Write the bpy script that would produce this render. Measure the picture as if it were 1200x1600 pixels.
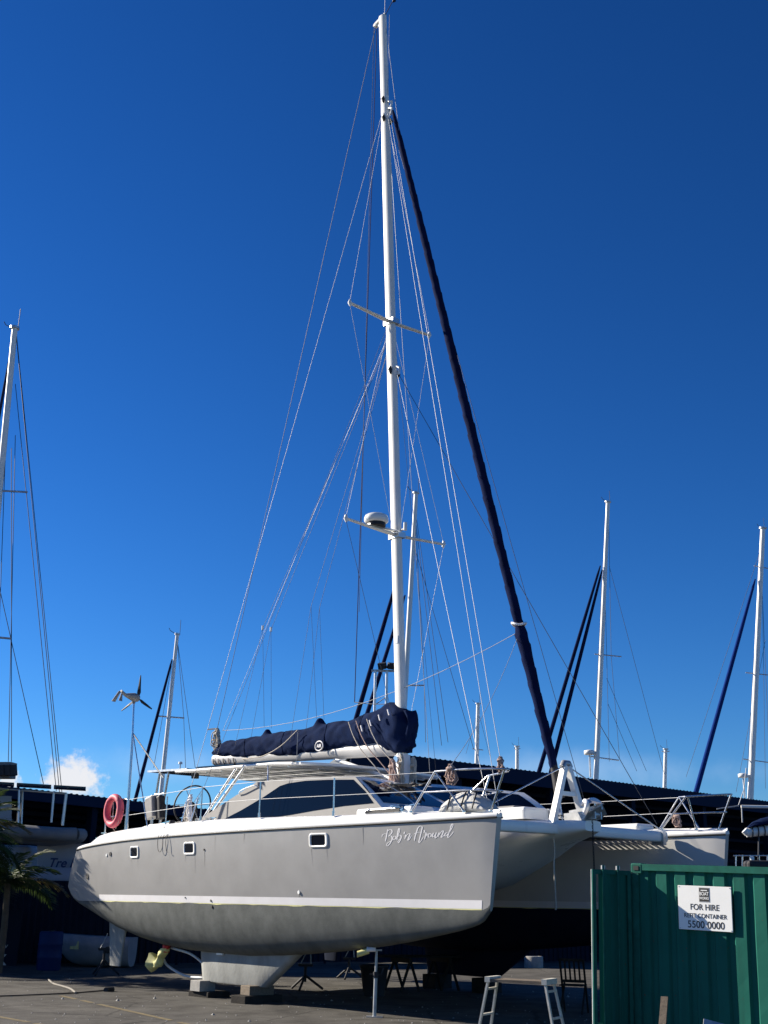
import bpy, math, random
from mathutils import Vector, Matrix, noise
import numpy as np
R_ = math.radians
random.seed(7)
for o in list(bpy.data.objects): bpy.data.objects.remove(o)
S = bpy.context.scene
COL = S.collection

# ------------------------------------------------------------------ camera
CAM_F, PITCH, ROLL, CAM_H = 1850.0, R_(18.4), 0.019, 1.65
r0 = Vector((1, 0, 0)); u0 = Vector((0, -math.sin(PITCH), math.cos(PITCH))); FWD = Vector((0, math.cos(PITCH), math.sin(PITCH)))
RGT = r0*math.cos(ROLL) + u0*math.sin(ROLL); UPV = -r0*math.sin(ROLL) + u0*math.cos(ROLL)
cam = bpy.data.cameras.new('camera'); cam_o = bpy.data.objects.new('camera', cam); COL.objects.link(cam_o)
cam.sensor_fit = 'VERTICAL'; cam.sensor_height = 24; cam.sensor_width = 18; cam.lens = 24*CAM_F/1600
cam.clip_end = 5000; cam.clip_start = 0.1
m = Matrix.Identity(4)
for i in range(3):
    m[i][0] = RGT[i]; m[i][1] = UPV[i]; m[i][2] = -FWD[i]
m[2][3] = CAM_H
cam_o.matrix_world = m
S.camera = cam_o
S.render.resolution_x = 768; S.render.resolution_y = 1024

# ------------------------------------------------------------------ light
EL = R_(27)
LH = Vector((0.91, -0.415, 0)).normalized()
LDIR = Vector((LH.x*math.cos(EL), LH.y*math.cos(EL), -math.sin(EL)))
sun = bpy.data.lights.new('sun', 'SUN'); sun.energy = 5.0; sun.angle = R_(0.5); sun.color = (1.0, 0.91, 0.77)
sun_o = bpy.data.objects.new('sun', sun); COL.objects.link(sun_o)
sun_o.rotation_euler = LDIR.to_track_quat('-Z', 'Y').to_euler(); sun_o.location = (-20, 20, 30)
W = bpy.data.worlds.new('World'); S.world = W; W.use_nodes = True
nt = W.node_tree; nt.nodes.clear()
def N(t, ty, **k):
    n = t.nodes.new(ty)
    for a, b in k.items(): setattr(n, a, b)
    return n
sky = N(nt, 'ShaderNodeTexSky', sky_type='NISHITA', sun_disc=False)
sky.sun_elevation = EL; sky.sun_rotation = math.atan2(-LH.x, -LH.y)
sky.air_density = 1.0; sky.dust_density = 0.0; sky.ozone_density = 8.0; sky.altitude = 0
SKY_STRENGTH = 0.035
bg = N(nt, 'ShaderNodeBackground'); bg.inputs['Strength'].default_value = SKY_STRENGTH
sat = N(nt, 'ShaderNodeHueSaturation'); sat.inputs['Saturation'].default_value = 1.12
nt.links.new(sky.outputs[0], sat.inputs['Color'])
gam = N(nt, 'ShaderNodeGamma'); gam.inputs['Gamma'].default_value = 1.33
nt.links.new(sat.outputs[0], gam.inputs['Color'])
# a low cumulus bank in the distance (part of the sky itself)
tc = N(nt, 'ShaderNodeTexCoord')
def vmath(t, op, a, b=None):
    n = N(t, 'ShaderNodeVectorMath', operation=op)
    for i, v in enumerate((a, b)):
        if v is None: continue
        if hasattr(v, 'links'): t.links.new(v, n.inputs[i])
        else: n.inputs[i].default_value = v
    return n
def fmath(t, op, a, b=None, clamp=False):
    n = N(t, 'ShaderNodeMath', operation=op, use_clamp=clamp)
    for i, v in enumerate((a, b)):
        if v is None: continue
        if hasattr(v, 'links'): t.links.new(v, n.inputs[i])
        else: n.inputs[i].default_value = v
    return n.outputs[0]
def ray(u, v): return (FWD + RGT*((u-600)/CAM_F) + UPV*((800-v)/CAM_F)).normalized()
def cloud_mask(u, v, rx, ry, scale, thr, soft):
    d = ray(u, v); right = Vector((d.y, -d.x, 0)).normalized(); up = right.cross(d)
    def dot(ax): return vmath(nt, 'DOT_PRODUCT', tc.outputs['Generated'], tuple(ax)).outputs['Value']
    a = fmath(nt, 'DIVIDE', dot(right), rx); b = fmath(nt, 'DIVIDE', dot(up), ry)
    rr = fmath(nt, 'SQRT', fmath(nt, 'ADD', fmath(nt, 'MULTIPLY', a, a), fmath(nt, 'MULTIPLY', b, b)))
    nz = N(nt, 'ShaderNodeTexNoise'); nz.inputs['Scale'].default_value = scale; nz.inputs['Detail'].default_value = 9; nz.inputs['Roughness'].default_value = .62
    nt.links.new(tc.outputs['Generated'], nz.inputs['Vector'])
    f = fmath(nt, 'SUBTRACT', fmath(nt, 'ADD', 1.0, fmath(nt, 'MULTIPLY', fmath(nt, 'SUBTRACT', nz.outputs[0], .5), 1.9)), rr)
    mr = N(nt, 'ShaderNodeMapRange'); mr.interpolation_type = 'SMOOTHSTEP'
    mr.inputs['From Min'].default_value = thr; mr.inputs['From Max'].default_value = thr+soft
    nt.links.new(f, mr.inputs['Value'])
    fr = fmath(nt, 'GREATER_THAN', vmath(nt, 'DOT_PRODUCT', tc.outputs['Generated'], tuple(d)).outputs['Value'], 0.5)
    return fmath(nt, 'MULTIPLY', mr.outputs[0], fr), nz.outputs[0]
mask, nzv = cloud_mask(116, 1216, 0.031, 0.025, 75, 0.10, 0.6)
mask2, _ = cloud_mask(12, 1222, 0.013, 0.013, 110, 0.12, 0.5)
mask3, _ = cloud_mask(640, 1200, 0.5, 0.022, 9, 0.1, 1.3)
def addmask(base, mask, col, amount):
    mx = N(nt, 'ShaderNodeMix', data_type='RGBA')
    nt.links.new(fmath(nt, 'MULTIPLY', mask, amount), mx.inputs[0])
    nt.links.new(base, mx.inputs[6]); mx.inputs[7].default_value = (*col, 1)
    return mx.outputs[2]
CL = 1.0/SKY_STRENGTH*0.55
c = addmask(gam.outputs[0], mask3, (CL*.62, CL*.78, CL*1.0), .42)
c = addmask(c, mask2, (CL*.9, CL*.88, CL*.86), .8)
c = addmask(c, mask, (CL*.86, CL*.84, CL*.84), .9)
nt.links.new(c, bg.inputs['Color'])
wo = N(nt, 'ShaderNodeOutputWorld'); nt.links.new(bg.outputs[0], wo.inputs[0])
S.view_settings.view_transform = 'Standard'; S.view_settings.look = 'None'; S.view_settings.gamma = 1
S.view_settings.exposure = 0.95
try: S.view_settings.use_curve_mapping = False
except Exception: pass
S.render.engine = 'CYCLES'

# ------------------------------------------------------------------ helpers
def at(u, v, Y):
    d = FWD + RGT*((u-600)/CAM_F) + UPV*((800-v)/CAM_F)
    return Vector((0, 0, CAM_H)) + d*(Y/d.y)
def ground_pt(u, v, z=0):
    d = FWD + RGT*((u-600)/CAM_F) + UPV*((800-v)/CAM_F)
    return Vector((0, 0, CAM_H)) + d*((z-CAM_H)/d.z)

MATS = {}
def mat(name, col, rough=.5, metal=0, var=0, scale=3.0, bump=0, bscale=40, col2=None, spec=.5, stretch=None, transl=0, coat=0):
    if name in MATS: return MATS[name]
    M = bpy.data.materials.new(name); M.use_nodes = True; t = M.node_tree; p = t.nodes['Principled BSDF']
    p.inputs['Base Color'].default_value = (*col, 1); p.inputs['Roughness'].default_value = rough; p.inputs['Metallic'].default_value = metal
    p.inputs['Specular IOR Level'].default_value = spec; p.inputs['Coat Weight'].default_value = coat
    co = N(t, 'ShaderNodeTexCoord')
    vec = co.outputs['Object']
    if stretch:
        mp = N(t, 'ShaderNodeMapping'); mp.inputs['Scale'].default_value = stretch; t.links.new(vec, mp.inputs[0]); vec = mp.outputs[0]
    if var or col2:
        nz = N(t, 'ShaderNodeTexNoise'); nz.inputs['Scale'].default_value = scale; nz.inputs['Detail'].default_value = 8; nz.inputs['Roughness'].default_value = .6
        t.links.new(vec, nz.inputs['Vector'])
        rp = N(t, 'ShaderNodeValToRGB'); e = rp.color_ramp.elements
        e[0].position = .3; e[1].position = .7
        c2 = col2 or tuple(min(1, x*(1+var)) for x in col)
        e[0].color = (*[x*(1-var) for x in col], 1); e[1].color = (*c2, 1)
        t.links.new(nz.outputs[0], rp.inputs[0]); t.links.new(rp.outputs[0], p.inputs['Base Color'])
        rr = N(t, 'ShaderNodeMapRange'); rr.inputs['To Min'].default_value = max(0, rough-.12); rr.inputs['To Max'].default_value = min(1, rough+.12)
        t.links.new(nz.outputs[0], rr.inputs[0]); t.links.new(rr.outputs[0], p.inputs['Roughness'])
    if bump:
        nb = N(t, 'ShaderNodeTexNoise'); nb.inputs['Scale'].default_value = bscale; nb.inputs['Detail'].default_value = 6
        t.links.new(vec, nb.inputs['Vector'])
        b = N(t, 'ShaderNodeBump'); b.inputs['Strength'].default_value = bump; b.inputs['Distance'].default_value = .02
        t.links.new(nb.outputs[0], b.inputs['Height']); t.links.new(b.outputs[0], p.inputs['Normal'])
    if transl:
        p.inputs['Transmission Weight'].default_value = 0
        tr = N(t, 'ShaderNodeBsdfTranslucent'); tr.inputs[0].default_value = (*[min(1, x*1.6) for x in col], 1)
        ms = N(t, 'ShaderNodeMixShader'); ms.inputs[0].default_value = transl
        out = t.nodes['Material Output']
        t.links.new(p.outputs[0], ms.inputs[1]); t.links.new(tr.outputs[0], ms.inputs[2]); t.links.new(ms.outputs[0], out.inputs[0])
    MATS[name] = M
    return M

HULL = mat('hull_grey_paint', (.395, .388, .378), .34, var=.05, scale=1.2, coat=.25)
ANTI = mat('antifoul_grey', (.102, .111, .107), .9, var=.18, scale=2.4, bump=.2, bscale=60, stretch=(1.3, 1, 1.2), col2=(.145, .153, .147), spec=.15)
GEL = mat('white_gelcoat', (.80, .80, .78), .3, var=.03, scale=2)
GELG = mat('grey_gelcoat', (.205, .20, .197), .65, var=.05, scale=2, spec=.25)
INNER = mat('pale_inner_topsides', (.62, .61, .59), .4, var=.05, scale=1.5)
KEELP = mat('keel_primer', (.27, .276, .262), .85, var=.22, scale=3.5, bump=.25, bscale=18, stretch=(1, 1, .6))
TAPE = mat('white_tape', (.86, .84, .84), .5, var=.03, scale=4)
YTAPE = mat('yellow_tape_residue', (.72, .70, .34), .7, var=.12, scale=12)
BLACK = mat('black_rubber', (.012, .012, .013), .6)
GLASS = mat('dark_glass', (.003, .006, .014), .05, spec=.10)
NAVY = mat('navy_canvas', (.0075, .0165, .054), .95, spec=.04, var=.22, scale=5, bump=.3, bscale=90)
NAVY2 = mat('navy_sail_strip', (.007, .012, .045), .95, spec=.04, var=.3, scale=3, bump=.3, bscale=60)
BLUEC = mat('bright_blue_canvas', (.007, .03, .16), .9, spec=.05, var=.15, scale=4)
MASTW = mat('mast_white_paint', (.80, .79, .75), .35, var=.05, scale=1.5)
ALU = mat('bare_aluminium', (.55, .56, .57), .38, metal=.85, var=.08, scale=6)
STEEL = mat('stainless_tube', (.60, .61, .62), .22, metal=.95, var=.05, scale=8)
WIRE = mat('rigging_wire', (.42, .43, .45), .5, metal=.2)
BOOMG = mat('boom_shade_grey', (.44, .435, .43), .45, var=.06, scale=3)  # white boom toned down to grey, its shaded underside put into the colour
DWIRE = mat('dark_rigging', (.035, .04, .055), .6)
PURP = mat('purple_halyard', (.022, .012, .07), .8)
ROPE = mat('pale_rope', (.52, .47, .40), .9, var=.25, scale=60, bump=.4, bscale=150)
ROPE2 = mat('flecked_rope', (.42, .30, .26), .9, var=.35, scale=60, bump=.4, bscale=150)
ROPE3 = mat('blue_rope', (.05, .14, .28), .9, var=.5, scale=50)
NET = mat('trampoline_mesh', (.06, .065, .07), .9, var=.15, scale=20)
PINK = mat('faded_red_foam', (.62, .09, .14), .6, var=.14, scale=6)
SOLAR = mat('solar_cell', (.008, .01, .02), .12, var=.2, scale=8)
DGREY = mat('dark_grey_plastic', (.03, .03, .034), .6, spec=.25, var=.15, scale=6)
MGREY = mat('mid_grey_plastic', (.24, .235, .23), .5, var=.12, scale=6)
YEL = mat('yellow_plastic_wrap', (.66, .62, .26), .55, var=.2, scale=14)
RED = mat('red_plastic', (.55, .03, .03), .5, var=.1)
TIMB = mat('weathered_timber', (.16, .125, .09), .85, var=.35, scale=6, bump=.4, bscale=30, stretch=(1, 6, 6))
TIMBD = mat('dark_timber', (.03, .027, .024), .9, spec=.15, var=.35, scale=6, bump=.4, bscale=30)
CONC = mat('concrete_block', (.30, .29, .27), .9, var=.2, scale=8, bump=.3)
GREEN = mat('green_container_paint', (.012, .16, .105), .7, var=.12, scale=3, bump=.08, bscale=25, col2=(.022, .19, .13), spec=.15)
GREEN2 = mat('green_rail_paint', (.014, .115, .085), .7, var=.25, scale=6, spec=.12)
SIGNW = mat('sign_white', (.88, .88, .85), .45, var=.02)
INK = mat('black_ink', (.012, .012, .013), .6)
GALV = mat('galvanised_steel', (.40, .41, .42), .45, metal=.6, var=.15, scale=10)
SHEDW = mat('navy_steel_cladding', (.006, .012, .028), .8, var=.15, scale=.8, spec=.1)
SHEDR = mat('dark_roof_sheet', (.008, .018, .045), .8, var=.15, scale=.6, spec=.1)
FENCE = mat('dark_steel_fence', (.008, .013, .026), .8, var=.15, scale=2, spec=.1)
BLUED = mat('blue_drum_plastic', (.006, .022, .10), .6, var=.1, spec=.2)
FROND = mat('palm_leaflet', (.036, .06, .017), .6, var=.35, scale=5, transl=.2, spec=.2)
FROND2 = mat('palm_dry_leaflet', (.10, .085, .03), .6, var=.3, scale=5, transl=.25)
TRUNK = mat('palm_trunk', (.10, .08, .055), .9, var=.3, scale=10, bump=.6)
PAINTY = mat('faded_yellow_paint', (.15, .115, .05), .9, var=.4, scale=9)
LADW = mat('painted_ladder', (.62, .59, .50), .6, var=.22, scale=14)

def weathered(name, col, rough, spec, rust, streak, streak_amt, dirt=(.05, .045, .04), coat=0):
    M = bpy.data.materials.new(name); M.use_nodes = True; t = M.node_tree; p = t.nodes['Principled BSDF']
    p.inputs['Roughness'].default_value = rough; p.inputs['Specular IOR Level'].default_value = spec; p.inputs['Coat Weight'].default_value = coat
    co = N(t, 'ShaderNodeTexCoord').outputs['Object']
    def nz(scale, st=(1, 1, 1), det=8):
        mp = N(t, 'ShaderNodeMapping'); mp.inputs['Scale'].default_value = st; t.links.new(co, mp.inputs[0])
        n = N(t, 'ShaderNodeTexNoise'); n.inputs['Scale'].default_value = scale; n.inputs['Detail'].default_value = det; n.inputs['Roughness'].default_value = .62
        t.links.new(mp.outputs[0], n.inputs['Vector']); return n.outputs[0]
    def rng(v, a, b, lo, hi):
        m_ = N(t, 'ShaderNodeMapRange'); m_.inputs['From Min'].default_value = a; m_.inputs['From Max'].default_value = b; m_.inputs['To Min'].default_value = lo; m_.inputs['To Max'].default_value = hi
        t.links.new(v, m_.inputs[0]); return m_.outputs[0]
    def mix(f, a, b):
        m_ = N(t, 'ShaderNodeMix', data_type='RGBA'); t.links.new(f, m_.inputs[0])
        for k, v in ((6, a), (7, b)):
            if hasattr(v, 'links'): t.links.new(v, m_.inputs[k])
            else: m_.inputs[k].default_value = (*v, 1)
        return m_.outputs[2]
    c0 = mix(rng(nz(1.3), .3, .7, 0, 1), tuple(x*.92 for x in col), tuple(min(1, x*1.08) for x in col))
    c1 = mix(rng(nz(3.0, (4, 4, streak)), .52, .75, 0, streak_amt), c0, dirt)
    c2 = mix(rng(nz(16, (1, 1, 1)), .66, .72, 0, .85*rust), c1, (.10, .045, .022))
    t.links.new(c2, p.inputs['Base Color'])
    t.links.new(rng(nz(2.2), .3, .7, rough-.08, rough+.1), p.inputs['Roughness'])
    b = N(t, 'ShaderNodeBump'); b.inputs['Strength'].default_value = .06; b.inputs['Distance'].default_value = .03; t.links.new(nz(1.6), b.inputs['Height']); t.links.new(b.outputs[0], p.inputs['Normal'])
    MATS[name] = M; return M
HULL = weathered('hull_grey_weathered', (.35, .343, .335), .36, .5, 0, .35, .05, (.22, .21, .19), .2)
GREEN = weathered('green_container_weathered', (.012, .125, .092), .7, .12, 1.0, .3, .4, (.01, .045, .038))
class MB:
    """collects faces; build() links them as one mesh object"""
    def __init__(s): s.v = []; s.f = []; s.sm = []
    def add(s, vs, fs, smooth=False):
        b = len(s.v); s.v += [tuple(x) for x in vs]
        for f in fs: s.f.append(tuple(i+b for i in f)); s.sm.append(smooth)
    def box(s, c, d, rot=None, taper=None):
        hx, hy, hz = d[0]/2, d[1]/2, d[2]/2
        vs = []
        for z in (-1, 1):
            k = 1 if (taper is None or z < 0) else taper
            for x, y in ((-1, -1), (1, -1), (1, 1), (-1, 1)):
                p = Vector((x*hx*k, y*hy*k, z*hz))
                if rot is not None: p = rot @ p
                vs.append(p+Vector(c))
        s.add(vs, [(0, 3, 2, 1), (4, 5, 6, 7), (0, 1, 5, 4), (1, 2, 6, 5), (2, 3, 7, 6), (3, 0, 4, 7)])
        return s
    def bar(s, a, b, w, h, up=Vector((0, 0, 1))):
        a = Vector(a); b = Vector(b); d = b-a; L = d.length; d.normalize()
        sd = d.cross(up)
        if sd.length < 1e-4: sd = d.cross(Vector((1, 0, 0)))
        sd.normalize(); u = sd.cross(d)
        rot = Matrix((d, sd, u)).transposed()
        return s.box((a+b)/2, (L, w, h), rot)
    def tube(s, pts, r, n=8, cap=True, smooth=True, flat=None):
        pts = [Vector(p) for p in pts]
        rs = r if isinstance(r, (list, tuple)) else [r]*len(pts)
        vs = []; fs = []; prev = None
        for i, p in enumerate(pts):
            d = (pts[min(i+1, len(pts)-1)]-pts[max(i-1, 0)])
            if d.length < 1e-9: d = Vector((0, 0, 1))
            d.normalize()
            if prev is None:
                a = d.cross(Vector((0, 0, 1)))
                if a.length < .05: a = d.cross(Vector((1, 0, 0)))
            else:
                a = prev - d*prev.dot(d)
                if a.length < 1e-6: a = d.cross(Vector((.3, .9, .2)))
            a.normalize(); b = d.cross(a); prev = a
            for k in range(n):
                t = 2*math.pi*k/n
                vs.append(p + a*(math.cos(t)*rs[i]) + b*(math.sin(t)*rs[i]*(flat or 1)))
        for i in range(len(pts)-1):
            for k in range(n):
                k2 = (k+1) % n
                fs.append((i*n+k, (i)*n+k2, (i+1)*n+k2, (i+1)*n+k))
        s.add(vs, fs, smooth)
        if cap:
            e = (len(pts)-1)*n
            s.add(vs[:n], [tuple(range(n-1, -1, -1))]); s.add(vs[e:], [tuple(range(n))])
        return s
    def loft(s, rings, closed=True, smooth=True, cap0=False, cap1=False):
        n = len(rings[0]); vs = [p for r in rings for p in r]; fs = []
        for i in range(len(rings)-1):
            for k in range(n if closed else n-1):
                k2 = (k+1) % n
                fs.append((i*n+k, i*n+k2, (i+1)*n+k2, (i+1)*n+k))
        s.add(vs, fs, smooth)
        if cap0: s.add(rings[0], [tuple(range(n-1, -1, -1))])
        if cap1: s.add(rings[-1], [tuple(range(n))])
        return s
    def poly(s, pts, thick=None, nrm=None):
        pts = [Vector(p) for p in pts]; n = len(pts)
        if thick is None: s.add(pts, [tuple(range(n))]); return s
        q = [p+Vector(nrm)*thick for p in pts]
        s.add(pts+q, [tuple(range(n-1, -1, -1)), tuple(range(n, 2*n))]+[(i, (i+1) % n, n+(i+1) % n, n+i) for i in range(n)])
        return s
    def build(s, name, material, parent=None, fix=True):
        me = bpy.data.meshes.new(name); me.from_pydata(s.v, [], s.f); me.update()
        me.polygons.foreach_set('use_smooth', s.sm)
        if fix:
            import bmesh
            bm = bmesh.new(); bm.from_mesh(me); bmesh.ops.recalc_face_normals(bm, faces=bm.faces); bm.to_mesh(me); bm.free()
        o = bpy.data.objects.new(name, me); COL.objects.link(o)
        if material: me.materials.append(material)
        if parent: o.parent = parent
        return o
def tag(o, label, cat, group=None, kind=None):
    if label: o['label'] = label
    if cat: o['category'] = cat
    if group: o['group'] = group
    if kind: o['kind'] = kind
    return o
def empty(name, loc=(0, 0, 0), mat4=None):
    o = bpy.data.objects.new(name, None); COL.objects.link(o); o.empty_display_size = .2
    if mat4 is not None: o.matrix_world = mat4
    else: o.location = loc
    return o
def thing(name, label, cat, loc=(0, 0, 0), group=None, mat4=None):
    return tag(empty(name, loc, mat4), label, cat, group)
def curve_interp(xs, ys):
    xs = np.array(xs, float); ys = np.array(ys, float)
    d = np.diff(ys)/np.diff(xs); mtan = np.zeros_like(ys); mtan[0] = d[0]; mtan[-1] = d[-1]
    for i in range(1, len(xs)-1):
        mtan[i] = 0 if d[i-1]*d[i] <= 0 else 2*d[i-1]*d[i]/(d[i-1]+d[i])
    def f(x):
        x = min(max(x, xs[0]), xs[-1]); i = min(int(np.searchsorted(xs, x, 'right'))-1, len(xs)-2)
        h = xs[i+1]-xs[i]; t = (x-xs[i])/h
        return float((2*t**3-3*t*t+1)*ys[i]+(t**3-2*t*t+t)*h*mtan[i]+(-2*t**3+3*t*t)*ys[i+1]+(t**3-t*t)*h*mtan[i+1])
    return f
def spline(pts, n=8):
    pts = [Vector(p) for p in pts]; out = []
    P = [pts[0]*2-pts[1]]+pts+[pts[-1]*2-pts[-2]]
    for i in range(1, len(P)-2):
        for k in range(n):
            t = k/n; a, b, c2, d = P[i-1], P[i], P[i+1], P[i+2]
            out.append(.5*((2*b)+(c2-a)*t+(2*a-5*b+4*c2-d)*t*t+(3*b-a-3*c2+d)*t**3))
    out.append(pts[-1]); return out
def sag(a, b, s, n=14):
    a = Vector(a); b = Vector(b)
    return [a.lerp(b, i/n)+Vector((0, 0, -s*4*(i/n)*(1-i/n))) for i in range(n+1)]
def text_obj(name, body, size, material, parent=None, mat4=None, extrude=.002, sx=1.0, shear=0, align='CENTER', bold=0):
    cu = bpy.data.curves.new(name+'_font', 'FONT'); cu.body = body; cu.size = size; cu.extrude = extrude; cu.align_x = align; cu.align_y = 'CENTER'; cu.shear = shear; cu.offset = bold
    tmp = bpy.data.objects.new(name+'_tmp', cu); COL.objects.link(tmp)
    dg = bpy.context.evaluated_depsgraph_get(); dg.update()
    me = bpy.data.meshes.new_from_object(tmp.evaluated_get(dg)); me.name = name
    bpy.data.objects.remove(tmp)
    me.transform(Matrix.Diagonal((sx, 1, 1, 1)))
    me.materials.clear(); me.materials.append(material)
    o = bpy.data.objects.new(name, me); COL.objects.link(o)
    if parent: o.parent = parent
    if mat4 is not None: o.matrix_local = mat4
    return o
def frame_mat(o, x, y, z):
    M = Matrix.Identity(4)
    for i in range(3): M[i][0] = x[i]; M[i][1] = y[i]; M[i][2] = z[i]; M[i][3] = o[i]
    return M

# ------------------------------------------------------------------ ground
def ground_material():
    M = bpy.data.materials.new('asphalt'); M.use_nodes = True; t = M.node_tree; p = t.nodes['Principled BSDF']
    co = N(t, 'ShaderNodeTexCoord').outputs['Object']
    def nz(scale, det=8, ro=.6):
        n = N(t, 'ShaderNodeTexNoise'); n.inputs['Scale'].default_value = scale; n.inputs['Detail'].default_value = det; n.inputs['Roughness'].default_value = ro
        t.links.new(co, n.inputs['Vector']); return n.outputs[0]
    def ramp(v, stops):
        r = N(t, 'ShaderNodeValToRGB'); e = r.color_ramp.elements
        while len(e) < len(stops): e.new(.5)
        for i, (pz, cc) in enumerate(stops): e[i].position = pz; e[i].color = (*cc, 1)
        t.links.new(v, r.inputs[0]); return r.outputs[0]
    base = ramp(nz(.55, 10, .65), [(.3, (.062, .058, .053)), (.5, (.086, .081, .073)), (.72, (.122, .115, .103))])
    stain = ramp(nz(1.7, 6), [(.42, (1, 1, 1)), (.62, (.62, .61, .60)), (.7, (.45, .44, .44))])
    fine = ramp(nz(55, 3), [(.3, (.7, .7, .7)), (.7, (1.25, 1.25, 1.22))])
    vo = N(t, 'ShaderNodeTexVoronoi', feature='DISTANCE_TO_EDGE'); vo.inputs['Scale'].default_value = .42
    wv = N(t, 'ShaderNodeTexNoise'); wv.inputs['Scale'].default_value = 2.2; wv.inputs['Detail'].default_value = 6; t.links.new(co, wv.inputs['Vector'])
    mixv = N(t, 'ShaderNodeMix', data_type='VECTOR'); mixv.inputs[0].default_value = .12
    t.links.new(co, mixv.inputs[4]); t.links.new(wv.outputs[1], mixv.inputs[5]); t.links.new(mixv.outputs[1], vo.inputs['Vector'])
    crack = ramp(vo.outputs['Distance'], [(0.0, (.35, .35, .35)), (.012, (1, 1, 1))])
    def mul(a, b):
        mx = N(t, 'ShaderNodeMix', data_type='RGBA', blend_type='MULTIPLY'); mx.inputs[0].default_value = 1
        t.links.new(a, mx.inputs[6]); t.links.new(b, mx.inputs[7]); return mx.outputs[2]
    oil = ramp(nz(.9, 4, .5), [(.60, (1, 1, 1)), (.70, (.55, .55, .56)), (.8, (.4, .4, .41))])
    vd = N(t, 'ShaderNodeTexVoronoi'); vd.inputs['Scale'].default_value = 2.6; vd.inputs['Randomness'].default_value = 1; t.links.new(mixv.outputs[1], vd.inputs['Vector'])
    drip = ramp(vd.outputs['Distance'], [(.0, (2.3, 2.25, 2.15)), (.05, (1.9, 1.85, 1.8)), (.075, (1, 1, 1))])
    col = mul(mul(mul(mul(mul(base, stain), fine), crack), oil), drip)
    t.links.new(col, p.inputs['Base Color']); p.inputs['Roughness'].default_value = .9; p.inputs['Specular IOR Level'].default_value = .25
    b = N(t, 'ShaderNodeBump'); b.inputs['Strength'].default_value = .5; b.inputs['Distance'].default_value = .012
    t.links.new(nz(70, 4), b.inputs['Height']); t.links.new(b.outputs[0], p.inputs['Normal'])
    return M
g = MB(); g.poly([(-900, -200, 0), (900, -200, 0), (900, 1500, 0), (-900, 1500, 0)])
tag(g.build('ground', ground_material()), None, None, kind='structure')
def paint_line(u1, v1, u2, v2, w):
    a = ground_pt(u1, v1); b = ground_pt(u2, v2); d = (b-a).normalized(); n = Vector((-d.y, d.x, 0))*w/2
    q = MB(); K = 24
    for i in range(K):
        if random.random() < .12: continue
        p0 = a.lerp(b, i/K); p1 = a.lerp(b, (i+.97)/K); j = random.uniform(-.012, .012)
        q.poly([p0-n*(1+j)+Vector((0, 0, .004)), p1-n+Vector((0, 0, .004)), p1+n+Vector((0, 0, .004)), p0+n*(1+j)+Vector((0, 0, .004))])
    return tag(q.build('painted_line', PAINTY), None, None, kind='structure')
paint_line(95, 1556, 345, 1612, .10); paint_line(-40, 1582, 70, 1602, .10)

# ================================================================== catamaran
BF = Vector((0.641468425, -0.767147107, -0.001890788)); BP = Vector((0.767140188, 0.641446640, 0.006491531)); BU = BF.cross(BP)
BO = Vector((-4.765876151, 30.143462993, 1.664830534))
BM = frame_mat(BO, BF, BP, BU)
cat_o = thing('catamaran', 'big grey sailing catamaran with white decks and tall white mast propped on keel blocks', 'boat', mat4=BM)
HB = 2.85
f_bs = curve_interp([.7, 1.4, 3, 5, 7, 9, 10.5, 12, 12.8, 13.25, 13.42], [.58, .64, .72, .77, .75, .66, .53, .33, .19, .10, .05])
f_bw = curve_interp([.7, 1.4, 3, 5, 7, 9, 10.5, 12, 12.8, 13.25, 13.42], [.37, .46, .55, .60, .58, .49, .37, .205, .11, .055, .03])
f_zs = curve_interp([.7, 1.7, 4, 6, 8.3, 10, 11.8, 13.42], [1.06, 1.11, 1.20, 1.235, 1.255, 1.265, 1.28, 1.31])
f_zb = curve_interp([.7, 1.0, 1.5, 2.2, 2.8, 4, 5.4, 7.5, 9.4, 11, 12.5, 13.05, 13.28, 13.42], [.20, .02, -.16, -.39, -.55, -.74, -.86, -.88, -.75, -.59, -.36, -.25, -.17, -.02])
f_zd = curve_interp([.7, 1.4, 2.2, 3.6, 6.8, 10, 12, 13.42], [1.10, 1.15, 1.34, 1.43, 1.49, 1.44, 1.42, 1.385])
def shift(x, z):
    w = max(0, min(1, (2.9-x)/2.2)); w2 = max(0, min(1, (x-9.5)/3.92))
    return x + (z-.20)*.68*w*w + .147*z*w2*w2
def hull_half(x, z):
    zs, bs, bw = f_zs(x), f_bs(x), f_bw(x); t = max(0, min(1, (zs-z)/zs)); return bs+(bw-bs)*t**1.6
def section(x):
    zs, bs, bw, zb = f_zs(x), f_bs(x), f_bw(x), f_zb(x)
    z0 = max(0.0, zb+.10); z1 = max(.135, z0+.03)
    zz = [zs+(z1-zs)*k/6 for k in range(7)]+[z0]
    pts = []
    for z in zz:
        pts.append((hull_half(x, z), z))
    b0 = pts[-1][0]
    for k in range(1, 9):
        a = math.pi/2*k/8
        pts.append((b0*max(0, math.cos(a))**.8, z0+(zb-z0)*math.sin(a)))
    return pts
HX = [.7, .8, .95, 1.15, 1.4, 1.75, 2.2, 2.8, 3.6, 4.5, 5.5, 6.5, 7.5, 8.5, 9.3, 10, 10.6, 11.2, 11.7, 12.1, 12.5, 12.8, 13.05, 13.2, 13.3, 13.38, 13.42]
def hull_rows():
    rows = []
    for x in HX:
        s = section(x); rows.append([(shift(x, z), y, z) for y, z in s])
    return rows
ROWS = hull_rows()
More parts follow.
